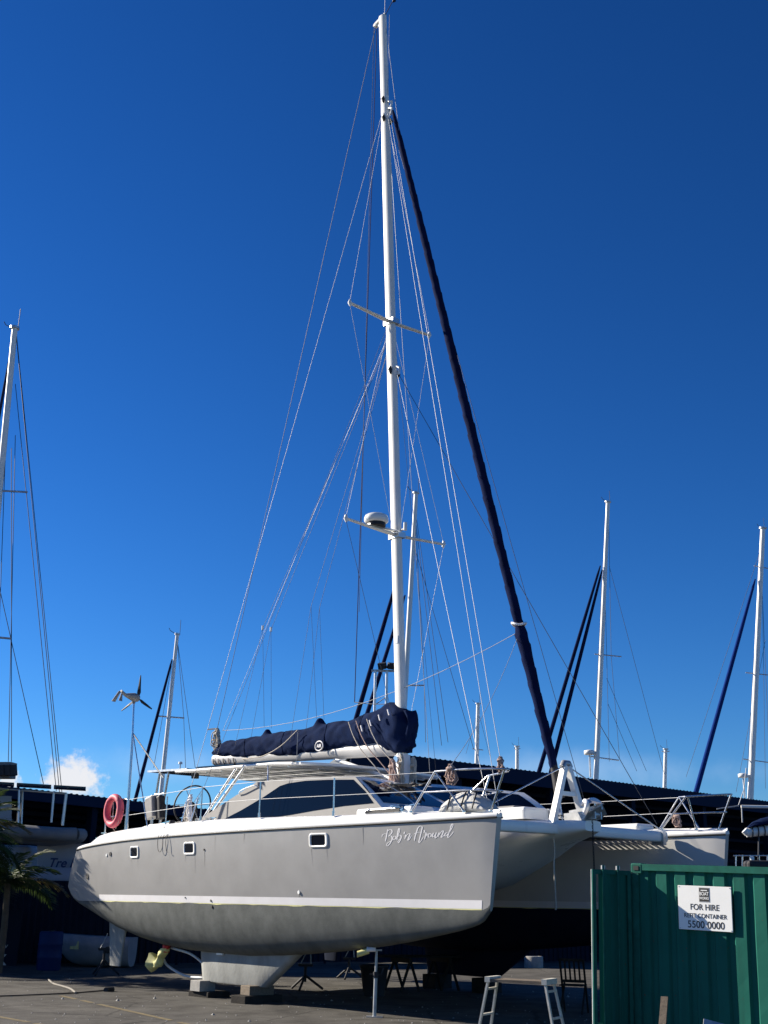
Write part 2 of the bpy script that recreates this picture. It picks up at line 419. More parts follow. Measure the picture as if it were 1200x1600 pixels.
def make_hull(side):
    c = side*HB
    def ring_part(i0, i1, sides=(1, -1)):
        mb = MB()
        for sg in sides:
            mb.loft([[Vector((p[0], c+sg*p[1], p[2])) for p in r[i0:i1+1]] for r in ROWS], closed=False)
        return mb
    top = ring_part(0, 7, (side,))
    # transom and stem caps
    for r, rev in ((ROWS[0], 0), (ROWS[-1], 1)):
        pts = [Vector((p[0], c+p[1], p[2])) for p in r]+[Vector((p[0], c-p[1], p[2])) for p in reversed(r[:-1])]
        top.add(pts, [tuple(range(len(pts)))])
    h = top.build('hull', HULL, cat_o)
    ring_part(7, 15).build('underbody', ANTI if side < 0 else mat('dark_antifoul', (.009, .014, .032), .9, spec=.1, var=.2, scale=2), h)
    ring_part(0, 7, (-side,)).build('inner_topsides', INNER, h)
    # deck cap and gunwale
    mb = MB(); rings = []
    for x in HX:
        bs, zs, zd = f_bs(x), f_zs(x), f_zd(x)
        prof = [(bs+.004, zs-.012), (bs+.012, zs+.012), (bs-.005, zs+.05), (max(.01, bs-.07), zd-.05), (max(.008, bs-.13), zd-.012), (max(.006, bs-.2), zd), (max(.003, bs-.4), zd+.015)]
        prof = prof+[(0, zd+.02)]+[(-y, z) for y, z in reversed(prof)]
        rings.append([Vector((shift(x, z)+.002, c+y, z)) for y, z in prof])
    mb.loft(rings, closed=False)
    for r in (rings[0], rings[-1]): mb.add(r, [tuple(range(len(r)))])
    d = mb.build('deck', GEL, cat_o)
    # rubbing strake
    for sg in (1, -1):
        MB().tube([Vector((shift(x, f_zs(x))+.003, c+sg*(f_bs(x)+.008), f_zs(x)-.018)) for x in HX], .016, 6).build('rubbing_strake', BLACK, d)
    # white boot tape with yellow masking residue below it
    for sg in (1, -1):
        xs = np.linspace(2.45, 13.28, 60)
        def strip(z0f, z1f, off):
            q = MB(); q.loft([[Vector((shift(x, z), c+sg*(hull_half(x, z)+off), z)) for z in (z0f(x), (z0f(x)+z1f(x))/2, z1f(x))] for x in xs], closed=False); return q
        strip(lambda x: .012, lambda x: .132, .003).build('boot_tape', TAPE, h)
        def low(x):
            n = noise.noise(Vector((x*2.2, sg, 3.1))); n2 = noise.noise(Vector((x*9, sg, 1)))
            return .012-max(.0015, .014+.02*n+.008*n2)
        strip(low, lambda x: .013, .002).build('tape_residue', YTAPE, h)
    # fin keel, rudder
    mb = MB(); rings = []
    for z, xa, xf, w in ((-.70, 5.72, 9.0, .13), (-.95, 5.74, 8.62, .125), (-1.34, 5.84, 7.98, .115), (-1.37, 5.86, 7.93, .10)):
        rr = []
        K = 14
        for k in range(K):
            t = (k+.5)/K*2*math.pi; ca = math.cos(t); cx = (xa+xf)/2+math.copysign(abs(ca)**.55, ca)*(xf-xa)/2; sy = math.sin(t)
            prof = (abs(sy)**.55)*(1 if sy > 0 else -1)
            rr.append(Vector((cx, c+prof*w, z)))
        rings.append(rr)
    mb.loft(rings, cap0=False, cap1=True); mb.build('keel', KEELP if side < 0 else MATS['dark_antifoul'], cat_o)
    mb = MB(); rings = []
    for z, xa, xf, w in ((-.30, 1.92, 2.7, .055), (-.6, 1.98, 2.72, .055), (-1.28, 2.12, 2.58, .04)):
        rings.append([Vector(((xa+xf)/2+math.cos(k/12*2*math.pi)*(xf-xa)/2, c+math.sin(k/12*2*math.pi)*w, z)) for k in range(12)])
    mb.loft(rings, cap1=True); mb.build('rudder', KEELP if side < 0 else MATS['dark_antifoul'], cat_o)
    return h, d
hull_s, deck_s = make_hull(-1); hull_p, deck_p = make_hull(1)

# portholes on both outer and inner topsides that show
def porthole(x, z, c, sg, w, hgt, par):
    def pt(dx, dz, off): return Vector((shift(x+dx, z+dz), c+sg*(hull_half(x+dx, z+dz)+off), z+dz))
    def rrect(w, h, r, n=5):
        out = []
        for cx, cz, a0 in ((w/2-r, h/2-r, 0), (-w/2+r, h/2-r, 90), (-w/2+r, -h/2+r, 180), (w/2-r, -h/2+r, 270)):
            for k in range(n): a = R_(a0+90*k/(n-1)); out.append((cx+math.cos(a)*r, cz+math.sin(a)*r))
        return out
    o = rrect(w, hgt, .055); i = rrect(w*.76, hgt*.70, .035)
    mb = MB(); n = len(o)
    rings = [[pt(a, b, 0) for a, b in o], [pt(a, b, .012) for a, b in o], [pt(a*.94, b*.94, .018) for a, b in o], [pt(a, b, .016) for a, b in i], [pt(a, b, .002) for a, b in i]]
    mb.loft(rings); mb.build('porthole_frame', GEL, par)
    MB().poly([pt(a*.99, b*.99, .005) for a, b in i]).build('porthole_glass', GLASS, par)
for x, z, w in ((4.16, .945, .36), (6.25, .975, .40), (10.0, 1.035, .45)):
    porthole(x, z, -HB, -1, w, .23, hull_s); porthole(x, z, HB, 1, w, .23, hull_p)
def skin_fitting(x, z, r, m_):
    p = Vector((shift(x, z), -HB-hull_half(x, z), z))
    a = MB().tube([p+Vector((0, .01, 0)), p+Vector((0, -.012, 0))], r, 10); a.build('skin_fitting', m_, hull_s)
skin_fitting(3.1, .93, .045, DGREY); skin_fitting(2.92, .91, .03, GEL); skin_fitting(1.9, .50, .06, BLACK); skin_fitting(6.75, .945, .018, BLACK)
skin_fitting(6.86, .055, .022, BLACK); skin_fitting(6.88, -.05, .025, BLACK); skin_fitting(9.42, .215, .03, GEL); skin_fitting(6.0, .10, .015, BLACK)

# faint run-off streaks below fittings
STAIN = mat('run_off_stain', (.285, .275, .262), .5, var=.08, scale=9)
rs = random.Random(4)
for x0, z0 in ((4.03, .82), (4.29, .82), (6.10, .85), (6.42, .85), (9.82, .91), (10.19, .91), (3.1, .87), (1.9, .43), (6.75, .92), (9.42, .18), (8.0, 1.20), (11.0, 1.22), (7.1, 1.19)):
    L_ = rs.uniform(.12, .34); w_ = rs.uniform(.004, .010); L2 = []; R2 = []
    for k in range(6):
        t = k/5; z = max(.14, z0-L_*t); ww = w_*(1-.85*t); xx = x0+.006*math.sin(t*5+x0)
        for lst, sx_ in ((L2, -1), (R2, 1)): lst.append(Vector((shift(xx+sx_*ww, z), -HB-hull_half(xx+sx_*ww, z)-.0012, z)))
    MB().loft([L2, R2], closed=False, smooth=False).build('run_off_streak', STAIN, hull_s, fix=False)
# the name on the topsides, brush script drawn with a broad pen
STROKES = [
 [(52,285),(62,250),(95,235),(120,238)],
 [(148,165),(135,215),(120,290),(104,348)], [(118,240),(150,190),(185,172),(212,190),(205,225),(165,265),(150,272)],
 [(160,268),(200,270),(213,300),(200,345),(170,390),(140,415),(126,402),(140,372),(180,350),(225,330)],
 [(228,325),(222,300),(240,275),(262,272),(272,290),(262,315),(240,322),(228,308)], [(262,282),(285,285),(300,268)],
 [(330,160),(318,158),(300,225),(290,300),(288,330)], [(300,262),(320,225),(333,170),(322,158)], [(292,300),(315,262),(345,258),(355,285),(340,330),(315,370),(304,350),(322,325),(345,308)],
 [(408,205),(402,222),(396,240)],
 [(425,250),(418,280),(410,320)], [(412,310),(440,258),(472,235),(488,240),(478,275),(460,318),(458,335),(475,325),(500,285),(508,262)],
 [(655,128),(640,120),(605,150),(585,215),(565,280),(555,345)], [(650,125),(668,140),(655,210),(635,300),(622,355),(630,372),(655,340),(690,280)], [(545,245),(580,222),(630,215),(668,210)],
 [(690,190),(700,185),(705,205),(690,215),(720,222),(725,240),(712,290),(705,325)], [(712,300),(735,255),(760,232)],
 [(770,240),(755,262),(765,290),(790,285),(800,255),(785,232),(768,242)], [(795,250),(820,245)],
 [(832,222),(820,255),(815,280),(825,290),(850,265),(868,225)], [(872,215),(862,255),(855,290),(862,305),(885,280),(900,250)],
 [(912,215),(905,250),(898,290)], [(900,280),(930,225),(955,195),(968,200),(958,245),(942,285),(945,298),(962,285),(985,255)],
 [(1030,225),(1010,225),(990,255),(995,275),(1015,268),(1035,235)], [(1075,150),(1055,200),(1038,255),(1032,285),(1042,300),(1070,270),(1100,225),(1108,205)], [(1040,240),(1075,175),(1098,110),(1092,85),(1078,100),(1062,160)],
]
name = MB()
# affine from drawing units to hull (x, z)
def nm(p):
    sx, sy = p; x = 11.40+(sx-52)/(1108-52)*(12.735-11.40)
    lin = 1.018+(sx-52)/(1108-52)*.052     # z of the y=285 drawing row
    k = (0.0102+ -0.0010*(sx-52)/(1108-52))
    z = 1.052+((285-sy)/10.0)*k - (sx-52)/(1108-52)*.02
    return x, z
pen = Vector((.5, .85)).normalized()
for st in STROKES:
    sp = spline([Vector((a, b, 0)) for a, b in st], 7)
    L = []; Rr = []
    for i, p in enumerate(sp):
        d = (sp[min(i+1, len(sp)-1)]-sp[max(0, i-1)]); d = Vector((d.x, d.y, 0)).normalized() if d.length > 0 else Vector((0, 1, 0))
        # thick on the down strokes, hairline on the up strokes
        wd = (4.0+9.5*max(0, abs(d.y))**1.3*(1 if d.y > 0 else .55))*1.25
        e = min(i, len(sp)-1-i)/3; wd *= min(1, .45+.55*e)
        n_ = Vector((-d.y, d.x, 0))*wd/2*1.05
        for lst, q in ((L, p+n_), (Rr, p-n_)):
            x, z = nm((q.x, q.y)); lst.append(Vector((shift(x, z), -HB-hull_half(x, z)-.0022, z)))
    name.loft([L, Rr], closed=False, smooth=False)
name.build('name_lettering', TAPE, hull_s, fix=False)

# bridge deck, nacelle
mb = MB(); rings = []
for x, zb, zt, w in ((.9, .95, 1.10, 2.25), (1.6, .72, 1.30, 2.3), (3, .66, 1.40, 2.35), (6, .64, 1.46, 2.4), (9.2, .66, 1.45, 2.4), (9.8, .78, 1.43, 2.4), (10.05, 1.05, 1.38, 2.42)):
    K = 9
    bot = [Vector((x, -w+2*w*k/K, zb+.16*(abs(2*k/K-1)**3))) for k in range(K+1)]
    topv = [Vector((x, w-2*w*k/K, zt+.03*(1-(2*k/K-1)**2))) for k in range(K+1)]
    rings.append(bot+topv)
mb.loft(rings, cap0=True, cap1=True); mb.build('bridge_deck', GEL, cat_o)
mb = MB(); rings = []
for x, zb, zt, w in ((7.6, .30, 1.40, 1.15), (9, .22, 1.44, 1.15), (10, .24, 1.45, 1.08), (10.6, .36, 1.45, 1.0), (11.1, .57, 1.44, .92), (11.7, .82, 1.43, .80), (12.2, 1.05, 1.42, .62), (12.7, 1.17, 1.41, .40), (12.98, 1.24, 1.40, .2)):
    pr = []
    K = 10
    for k in range(K+1):
        a = math.pi*k/K; yy = -math.cos(a); pr.append(Vector((x, w*math.copysign(abs(yy)**.55, yy), zb+(zt-.12-zb)*(1-math.sin(a)**.75)*.92)))
    pr += [Vector((x, w*.985, zt-.03)), Vector((x, w*.9, zt)), Vector((x, 0, zt+.02)), Vector((x, -w*.9, zt)), Vector((x, -w*.985, zt-.03))]
    rings.append(pr)
mb.loft(rings, cap0=True, cap1=True); mb.build('nacelle', GEL, cat_o)
# front beam
mb = MB()
def rbox_ring(y, x, z, w, h):
    out = []
    for k in range(16):
        a = 2*math.pi*k/16; ca, sa = math.cos(a), math.sin(a)
        out.append(Vector((x+w/2*math.copysign(abs(ca)**.45, ca), y, z+h/2*math.copysign(abs(sa)**.45, sa))))
    return out
mb.loft([rbox_ring(y, 12.5, 1.262+.02*(1-abs(y)/2.5), .19, .19) for y in np.linspace(-2.5, 2.5, 9)], cap0=True, cap1=True)
beam = mb.build('crossbeam', GEL, cat_o)
for sg in (-1, 1):
    MB().box((12.5, sg*2.36, 1.255), (.27, .08, .27)).build('beam_bracket', ALU, beam)
# trampolines with lacing
for sg in (-1, 1):
    mb = MB()
    nx_, ny_ = 10, 8
    def tp(i, j):
        x = 10.12+(12.24-10.12)*i/nx_; yi = np.interp(x, [10, 11, 11.7, 12.2, 12.5], [1.22, 1.05, .95, .80, .70]); yo = HB-hull_half(min(x, 12.4), 1.2)-.12
        y = yi+(yo-yi)*j/ny_
        return Vector((x, sg*y, 1.27-.05*math.sin(math.pi*i/nx_)*math.sin(math.pi*j/ny_)))
    vs = [tp(i, j) for i in range(nx_+1) for j in range(ny_+1)]
    fs = [(i*(ny_+1)+j, i*(ny_+1)+j+1, (i+1)*(ny_+1)+j+1, (i+1)*(ny_+1)+j) for i in range(nx_) for j in range(ny_)]
    mb.add(vs, fs, True); tr = mb.build('trampoline', NET, cat_o)
    z = MB(); K = 9
    pts = []
    for k in range(K*2+1):
        y = .78+(2.28-.78)*k/(2*K); pts.append(Vector((12.24 if k % 2 else 12.41, sg*y, 1.275)))
    z.tube(pts, .022, 5); pts = []
    for k in range(33):
        x = 10.2+(12.2-10.2)*k/32; yo = HB-hull_half(x, 1.2); pts.append(Vector((x, sg*(yo-(.12 if k % 2 else 0)), 1.27)))
    z.tube(pts, .018, 5)
    z.build('lacing', ROPE, tr)
# A frame on the front beam
ap = Vector((12.46, -.03, 2.33))
for sg in (-1, 1):
    MB().bar((12.5, sg*.43-.05, 1.33), ap+Vector((0, sg*.04, 0)), .085, .11, up=Vector((1, 0, 0))).build('strut', GEL, cat_o)
MB().bar((12.48, -.27, 1.87), (12.48, .21, 1.87), .07, .07).build('strut_brace', GEL, cat_o)
MB().tube([ap+Vector((0, -.09, -.02)), ap+Vector((0, -.05, .05)), ap+Vector((0, .05, .05)), ap+Vector((0, .09, -.02))], .06, 8).build('strut_cap', GALV, cat_o)
for sg in (-1, 1):
    MB().tube([ap+Vector((0, 0, .02)), (12.52, sg*2.42, 1.38)], .012, 6).build('striker_wire', STEEL, cat_o)
# anchor, roller, chain, hanging rope
mb = MB(); mb.bar((12.45, .05, 1.47), (13.12, .05, 1.50), .03, .14); mb.bar((12.45, -.10, 1.47), (13.12, -.10, 1.50), .03, .14); mb.tube([(13.06, -.12, 1.5), (13.06, .07, 1.5)], .05, 10)
mb.build('anchor_roller', GALV, cat_o)
mb = MB(); mb.bar((12.5, -.02, 1.55), (13.2, -.02, 1.62), .035, .08)
P = Vector((13.20, -.02, 1.62))
mb.add([P+Vector(v) for v in ((.02, 0, .03), (-.10, .24, -.10), (-.42, .10, -.30), (-.50, 0, -.36), (-.42, -.10, -.30), (-.10, -.24, -.10), (-.16, 0, -.14))], [(0, 1, 6), (1, 2, 6), (2, 3, 6), (3, 4, 6), (4, 5, 6), (5, 0, 6)])
mb.add([P+Vector(v) for v in ((.02, .04, .05), (-.25, .20, .06), (-.30, 0, .14), (-.25, -.20, .06), (.02, -.04, .05))], [(0, 1, 2), (0, 2, 4), (2, 3, 4)])
mb.build('anchor', GALV, cat_o)
mb = MB()
for sg, zz in ((-1, 1.52), (1, 1.55)):
    mb.tube(spline([(12.9, sg*.12, zz), (13.0, sg*.16, zz+.12), (12.92, sg*.1, zz+.2), (12.8, sg*.05, zz+.16)], 5), .045, 7)
mb.build('roller_fender', TAPE, cat_o)
mb = MB()
zc = 1.42; k = 0
while zc > -.75:
    t = [Vector((12.98+(.014*math.cos(a) if k % 2 else 0), -.02+(.0 if k % 2 else .014*math.cos(a)), zc-.028+.028*math.sin(a))) for a in np.linspace(0, 2*math.pi, 9)]
    mb.tube(t, .006, 4, cap=False); zc -= .042; k += 1
mb.build('anchor_chain', DGREY, cat_o)
MB().tube([(12.42, -.36, 1.15)]+[(12.42+.008*math.sin(i*1.3), -.36+.012*math.sin(i*.9), 1.1-i*.1) for i in range(12)], .014, 6).build('hanging_rope', ROPE, cat_o)
MB().tube([(12.42, -.36, 1.45), (12.43, -.36, 1.15)], .011, 6).build('hanging_rope', ROPE, cat_o)

# hatch box, windlass on the nacelle
def rounded_box(mb, c, d, r=.03, rot=None):
    x, y, z = d[0]/2, d[1]/2, d[2]/2
    def ringp(s_, zz):
        out = []
        for cx, cy, a0 in ((x-r, y-r, 0), (-x+r, y-r, 90), (-x+r, -y+r, 180), (x-r, -y+r, 270)):
            for k in range(4): a = R_(a0+30*k); out.append(Vector((cx+math.cos(a)*(r-s_), cy+math.sin(a)*(r-s_), zz)))
        return out
    rr = [ringp(0, -z), ringp(0, z-r), ringp(r*.3, z-r*.3), ringp(r, z)]
    if rot is not None: rr = [[rot @ p for p in q] for q in rr]
    rr = [[p+Vector(c) for p in q] for q in rr]
    mb.loft(rr, cap0=True, cap1=True, smooth=False); return mb
rounded_box(MB(), (11.65, -.42, 1.54), (.95, .62, .2), .05).build('deck_hatch', GEL, cat_o)
rounded_box(MB(), (11.42, -.30, 1.66), (.5, .40, .06), .03).build('deck_hatch', GELG, cat_o)
mb = MB(); mb.tube([(12.1, 0, 1.42), (12.1, 0, 1.62)], [.1, .07], 12); mb.tube([(12.1, -.14, 1.56), (12.1, .14, 1.56)], .075, 12); mb.build('windlass', ALU, cat_o)
mb = MB()
for k in range(8): mb.tube([Vector((12.1+.07*k+.012*math.cos(a), -.02+.02*math.sin(a), 1.52)) for a in np.linspace(0, 6.3, 8)], .009, 4, cap=False)
mb.build('chain', DGREY, cat_o)

# cabin ---------------------------------------------------------------
def cy(z): return 2.30-(z-1.45)*.16          # half width of the cabin at height z
def crown(y, w): return .13*(1-(y/w)**2)
AFT_B, AFT_T, FWD_T, FWD_B = (3.85, 1.46), (6.28, 2.30), (9.38, 2.20), (10.42, 1.50)
cab = MB()
for sg in (-1, 1):
    side = []
    for i in range(11):
        t = i/10
        tp = [AFT_B, AFT_T, FWD_T, FWD_B]
        pass
    prof = [Vector((AFT_B[0], sg*cy(AFT_B[1]), AFT_B[1])), Vector((AFT_T[0], sg*cy(AFT_T[1]), AFT_T[1])), Vector((7.9, sg*cy(2.285), 2.285)), Vector((FWD_T[0], sg*cy(FWD_T[1]), FWD_T[1])), Vector((FWD_B[0], sg*cy(FWD_B[1]), FWD_B[1]))]
    cab.poly(prof)
NY = 12
def roof_front_x(y): return 8.15+(9.38-8.15)*min(1, abs(y)/1.95)**1.4
def front_bot_x(y): return 10.25+.17*abs(y)/2.3
cabo = cab.build('cabin', GELG, cat_o)
rf = MB(); rows = []
for k in range(9):
    t = k/8; row = []
    for j in range(NY+1):
        yn = -1+2*j/NY
        xf = roof_front_x(yn*1.95); x = 6.28+(xf-6.28)*t
        zed = np.interp(6.28+(9.38-6.28)*t, [6.28, 7.9, 9.38], [2.30, 2.285, 2.20]); w = cy(zed)
        row.append(Vector((x, yn*w, zed+crown(yn, 1))))
    rows.append(row)
rf.loft(rows, closed=False)
# small overhanging roof edge
roof = rf.build('cabin_roof', GEL, cat_o)
fr = MB(); rows = []
for k in range(7):
    t = k/6; row = []
    for j in range(NY+1):
        yn = -1+2*j/NY
        a = Vector((roof_front_x(yn*1.95), yn*cy(2.2), 2.20+crown(yn, 1))); b = Vector((front_bot_x(yn*2.3), yn*cy(1.5), 1.44))
        p = a.lerp(b, t); p.z += .05*math.sin(math.pi*t); row.append(p)
    rows.append(row)
fr.loft(rows, closed=False); front = fr.build('cabin_front', GEL, cat_o)
# side glass: one long dark band, and the front panes
for sg in (-1, 1):
    out = [(5.18, 1.57), (5.9, 1.56), (6.9, 1.57), (7.6, 1.60), (8.3, 1.645), (9.2, 1.69), (10.02, 1.70), (9.74, 1.92), (9.36, 2.145), (8.6, 2.19), (7.9, 2.215), (7.35, 2.20), (7.1, 2.165), (6.6, 1.98), (5.9, 1.76)]
    mb = MB(); pts = [Vector((x, sg*(cy(z)+.006), z)) for x, z in out]; mb.poly(pts, .012, (0, -sg, 0)); gl = mb.build('side_window', GLASS, cabo)
    # grab rail
    MB().tube(spline([(5.75, sg*(cy(2.1)+.02), 2.07), (5.85, sg*(cy(2.1)+.06), 2.14), (6.25, sg*(cy(2.2)+.05), 2.22), (6.35, sg*(cy(2.2)+.02), 2.19)], 5), .014, 7).build('grab_rail', GEL, cabo)
def front_pt(yn, t, off=.008):
    a = Vector((roof_front_x(yn*1.95), yn*cy(2.2), 2.20+crown(yn, 1))); b = Vector((front_bot_x(yn*2.3), yn*cy(1.5), 1.44))
    p = a.lerp(b, t); p.z += .05*math.sin(math.pi*t); d = (b-a).normalized(); n = Vector((0, 1, 0)).cross(d)
    if n.z < 0: n = -n
    return p+n*off
for j0, j1 in ((-.92, -.50), (-.46, -.03), (.03, .46), (.50, .92)):
    mb = MB(); rows = [[front_pt(j0+(j1-j0)*j/5, .12+.58*k/4) for j in range(6)] for k in range(5)]
    mb.loft(rows, closed=False); mb.build('front_window', GLASS, front)
# hull side deck ledge with dark slot
rounded_box(MB(), (11.2, -2.80, 1.47), (1.4, .5, .13), .05).build('locker_lid', GEL, deck_s)
MB().box((11.2, -3.055, 1.475), (.85, .03, .05)).build('locker_slot', BLACK, deck_s)
rounded_box(MB(), (11.2, 2.80, 1.47), (1.4, .5, .13), .05).build('locker_lid', GEL, deck_p)

# cockpit coamings, aft steps
for sg in (-1, 1):
    mb = MB(); mb.loft([[Vector((x, sg*2.15, z0)), Vector((x, sg*2.2, z1)), Vector((x, sg*2.42, z1+.01)), Vector((x, sg*2.6, z0))] for x, z0, z1 in ((.9, 1.1, 1.18), (1.6, 1.2, 1.45), (2.6, 1.3, 1.58), (4.3, 1.35, 1.60))], closed=True, cap0=True, cap1=True, smooth=False)
    mb.build('cockpit_coaming', GEL, cat_o)
mb = MB()
for k in range(3): mb.box((1.75+.3*k, -HB+.05, 1.25+.055*k), (.26, .5, .04))
mb.build('stern_step', GEL, deck_s)
# helm wheel
wc = Vector((3.45, -1.9, 2.0)); mb = MB()
wd = Vector((.55, -.8, .2)).normalized(); wa = wd.cross(Vector((0, 0, 1))).normalized(); wb = wa.cross(wd)
wh = MB().tube([wc+wa*(.42*math.cos(a))+wb*(.42*math.sin(a)) for a in np.linspace(0, 2*math.pi, 33)], .018, 7, cap=False).build('steering_wheel', BLACK, cat_o)
mb = MB()
for k in range(6):
    a = k*math.pi/3; mb.tube([wc, wc+wa*(.41*math.cos(a))+wb*(.41*math.sin(a))], .008, 6)
mb.build('wheel_spoke', STEEL, wh)
mb = MB(); mb.tube([wc-wd*.06, wc+wd*.05], .06, 10); mb.tube([wc-wd*.1+Vector((0, 0, .02)), wc-wd*.25-Vector((0, 0, .7))], .07, 8); mb.build('wheel_pedestal', BLACK, wh)

# hardtop ---------------------------------------------------------------
def ht_z(x, y): return np.interp(x, [1.2, 3.3, 6.5, 7.2], [2.80, 2.72, 2.645, 2.60])+.05*(1-(y/1.9)**2)
mb = MB(); rows = []
HTX = [2.9, 3.4, 4.2, 5.2, 6.2, 6.9, 7.15, 7.25]
def ringht(x):
    w = 1.9 if x < 7.1 else (1.86 if x < 7.2 else 1.8)
    up_ = [Vector((x, -w+2*w*k/10, ht_z(x, -w+2*w*k/10)+.03)) for k in range(11)]
    lo_ = [Vector((x, w-2*w*k/10, ht_z(x, w-2*w*k/10)-.015)) for k in range(11)]
    return up_+lo_
mb.loft([ringht(x) for x in HTX], cap0=True, cap1=True, smooth=False); ht = mb.build('hardtop', GEL, cat_o)
for sg in (-1, 1):
    MB().tube([Vector((x, sg*1.915, ht_z(x, 1.9)+.01)) for x in (2.7, 3.4, 4.5, 5.8, 6.5, 7.1)], .032, 8).build('edge_rail', MASTW, ht)
MB().tube([Vector((7.26, y, ht_z(7.2, y)+.01)) for y in np.linspace(-1.85, 1.85, 11)], .028, 8).build('edge_rail', MASTW, ht)
for k in range(7):
    x = 3.2+k*.6; MB().tube([Vector((x, y, ht_z(x, y)-.045)) for y in np.linspace(-1.8, 1.8, 9)], .022, 6).build('roof_rib', ALU, ht)
for y in (-1.2, -.4, .4, 1.2):
    MB().tube([Vector((x, y, ht_z(x, y)-.075)) for x in (3.0, 4, 5, 6, 7)], .018, 6).build('roof_rib', ALU, ht)
for i in range(3):
    y = -1.25+1.25*i
    mb = MB(); mb.box((2.15, y, ht_z(2.1, y)+.03), (1.75, 1.15, .035), Matrix.Rotation(R_(2.2), 3, 'Y')); sp_ = mb.build('solar_panel', SOLAR, ht)
    mb = MB()
    for yy in (-.575, .575): mb.box((2.15, y+yy, ht_z(2.1, y)+.03), (1.76, .03, .045), Matrix.Rotation(R_(2.2), 3, 'Y'))
    mb.build('panel_frame', ALU, ht)
for i in range(2):
    for j in range(3):
        MB().box((4.0+1.6*i, -1.2+1.2*j, ht_z(4.+1.6*i, -1.2+1.2*j)+.06), (1.5, 1.1, .03), Matrix.Rotation(R_(1.6), 3, 'Y')).build('solar_panel', SOLAR, ht)
# posts
for sg in (-1, 1):
    for (x0, z0, x1) in ((1.75, 1.3, 1.95), (2.15, 1.35, 2.35)):
        MB().tube([(x0, sg*1.95, z0), (x1, sg*1.9, ht_z(x1, 1.9))], .028, 8).build('hardtop_post', STEEL, cat_o)
    MB().tube([(1.85, sg*1.93, 2.3), (2.28, sg*1.92, 2.3)], .016, 6).build('hardtop_brace', STEEL, cat_o)
    MB().tube([(4.2, sg*2.15, 1.55), (5.1, sg*1.88, ht_z(5, 1.9))], .03, 8).build('hardtop_post', STEEL, cat_o)
    MB().tube([(4.4, sg*2.15, 1.55), (5.4, sg*1.88, ht_z(5.3, 1.9))], .03, 8).build('hardtop_post', STEEL, cat_o)
    MB().tube([(6.35, sg*1.95, 2.32), (6.25, sg*1.9, ht_z(6.3, 1.9))], .018, 7).build('hardtop_post', STEEL, cat_o)
rounded_box(MB(), (3.25, -1.75, 2.64), (.12, .14, .12), .02).build('speaker_box', BLACK, ht)
mb = MB(); mb.tube([(2.5, -1.7, 2.78), (2.5, -1.7, 2.95)], .014, 6); mb.tube([(2.5, -1.7, 2.95), (2.5, -1.7, 3.0)], [.05, .04], 10); mb.build('gps_aerial', GEL, ht)

# aft rails, lifelines -------------------------------------------------
def stanchion(x, y, z0, z1, lean=0):
    MB().tube([(x, y, z0), (x+lean, y, z1)], .014, 7).build('stanchion', STEEL, cat_o)
    MB().tube([(x, y, z0-.02), (x, y, z0+.06)], .024, 8).build('stanchion_base', STEEL, cat_o)
for sg in (-1, 1):
    for x, z0 in ((10.25, 1.44), (8.3, 1.485), (6.45, 1.50)):
        stanchion(x, sg*(HB+f_bs(x)-.09), z0, z0+.60)
    ys = lambda x: sg*(HB+f_bs(x)-.09)
    top = [(12.47, sg*3.08, 2.0), (10.25, ys(10.25), 2.04), (8.3, ys(8.3), 2.085), (6.45, ys(6.45), 2.09), (3.05, sg*3.25, 2.04)]
    mid = [(12.25, sg*3.09, 1.73), (10.25, ys(10.25), 1.75), (8.3, ys(8.3), 1.78), (6.45, ys(6.45), 1.78), (3.05, sg*3.25, 1.72)]
    for p in (top, mid): MB().tube(p, .0055, 6).build('lifeline', WIRE, cat_o)
    # pulpit: rails
    yo, yi = sg*3.22, sg*2.48
    MB().tube(spline([(12.47, sg*3.08, 2.01), (13.1, sg*3.04, 2.005), (13.6, sg*2.95, 1.985), (13.76, sg*2.84, 1.975), (13.62, sg*2.68, 1.965), (13.04, sg*2.5, 1.95)], 6), .0165, 8).build('pulpit_rail', STEEL, cat_o)
    MB().tube(spline([(12.22, sg*3.09, 1.71), (13.0, sg*3.04, 1.70), (13.48, sg*2.95, 1.68), (13.62, sg*2.84, 1.675), (13.5, sg*2.7, 1.67), (12.78, sg*2.49, 1.66)], 6), .0135, 8).build('pulpit_rail', STEEL, cat_o)
    for a, b in (((12.47, sg*3.08, 2.01), (11.95, sg*3.1, 1.42)), ((12.47, sg*3.08, 2.01), (12.98, sg*2.95, 1.39)), ((13.04, sg*2.5, 1.95), (12.35, sg*2.66, 1.42)), ((13.08, sg*2.5, 1.955), (13.05, sg*2.74, 1.39)), ((13.74, sg*2.86, 1.97), (13.44, sg*2.85, 1.38))):
        MB().tube([a, b], .0165, 8).build('pulpit_leg', STEEL, cat_o)
        MB().tube([Vector(b)+Vector((0, 0, -.005)), Vector(b)+Vector((0, 0, .018))], .035, 10).build('pulpit_foot', STEEL, cat_o)
    # stern rail
    MB().tube(spline([(3.05, sg*3.25, 1.42), (3.05, sg*3.25, 1.9), (2.98, sg*3.22, 2.06), (2.5, sg*3.2, 2.06), (2.0, sg*3.15, 2.02), (1.95, sg*3.14, 1.36)], 6), .016, 8).build('stern_rail', STEEL, cat_o)
    MB().tube([(3.05, sg*3.25, 1.74), (1.96, sg*3.15, 1.72)], .013, 7).build('stern_rail', STEEL, cat_o)
    stanchion(4.45, sg*3.1, 1.46, 2.05)
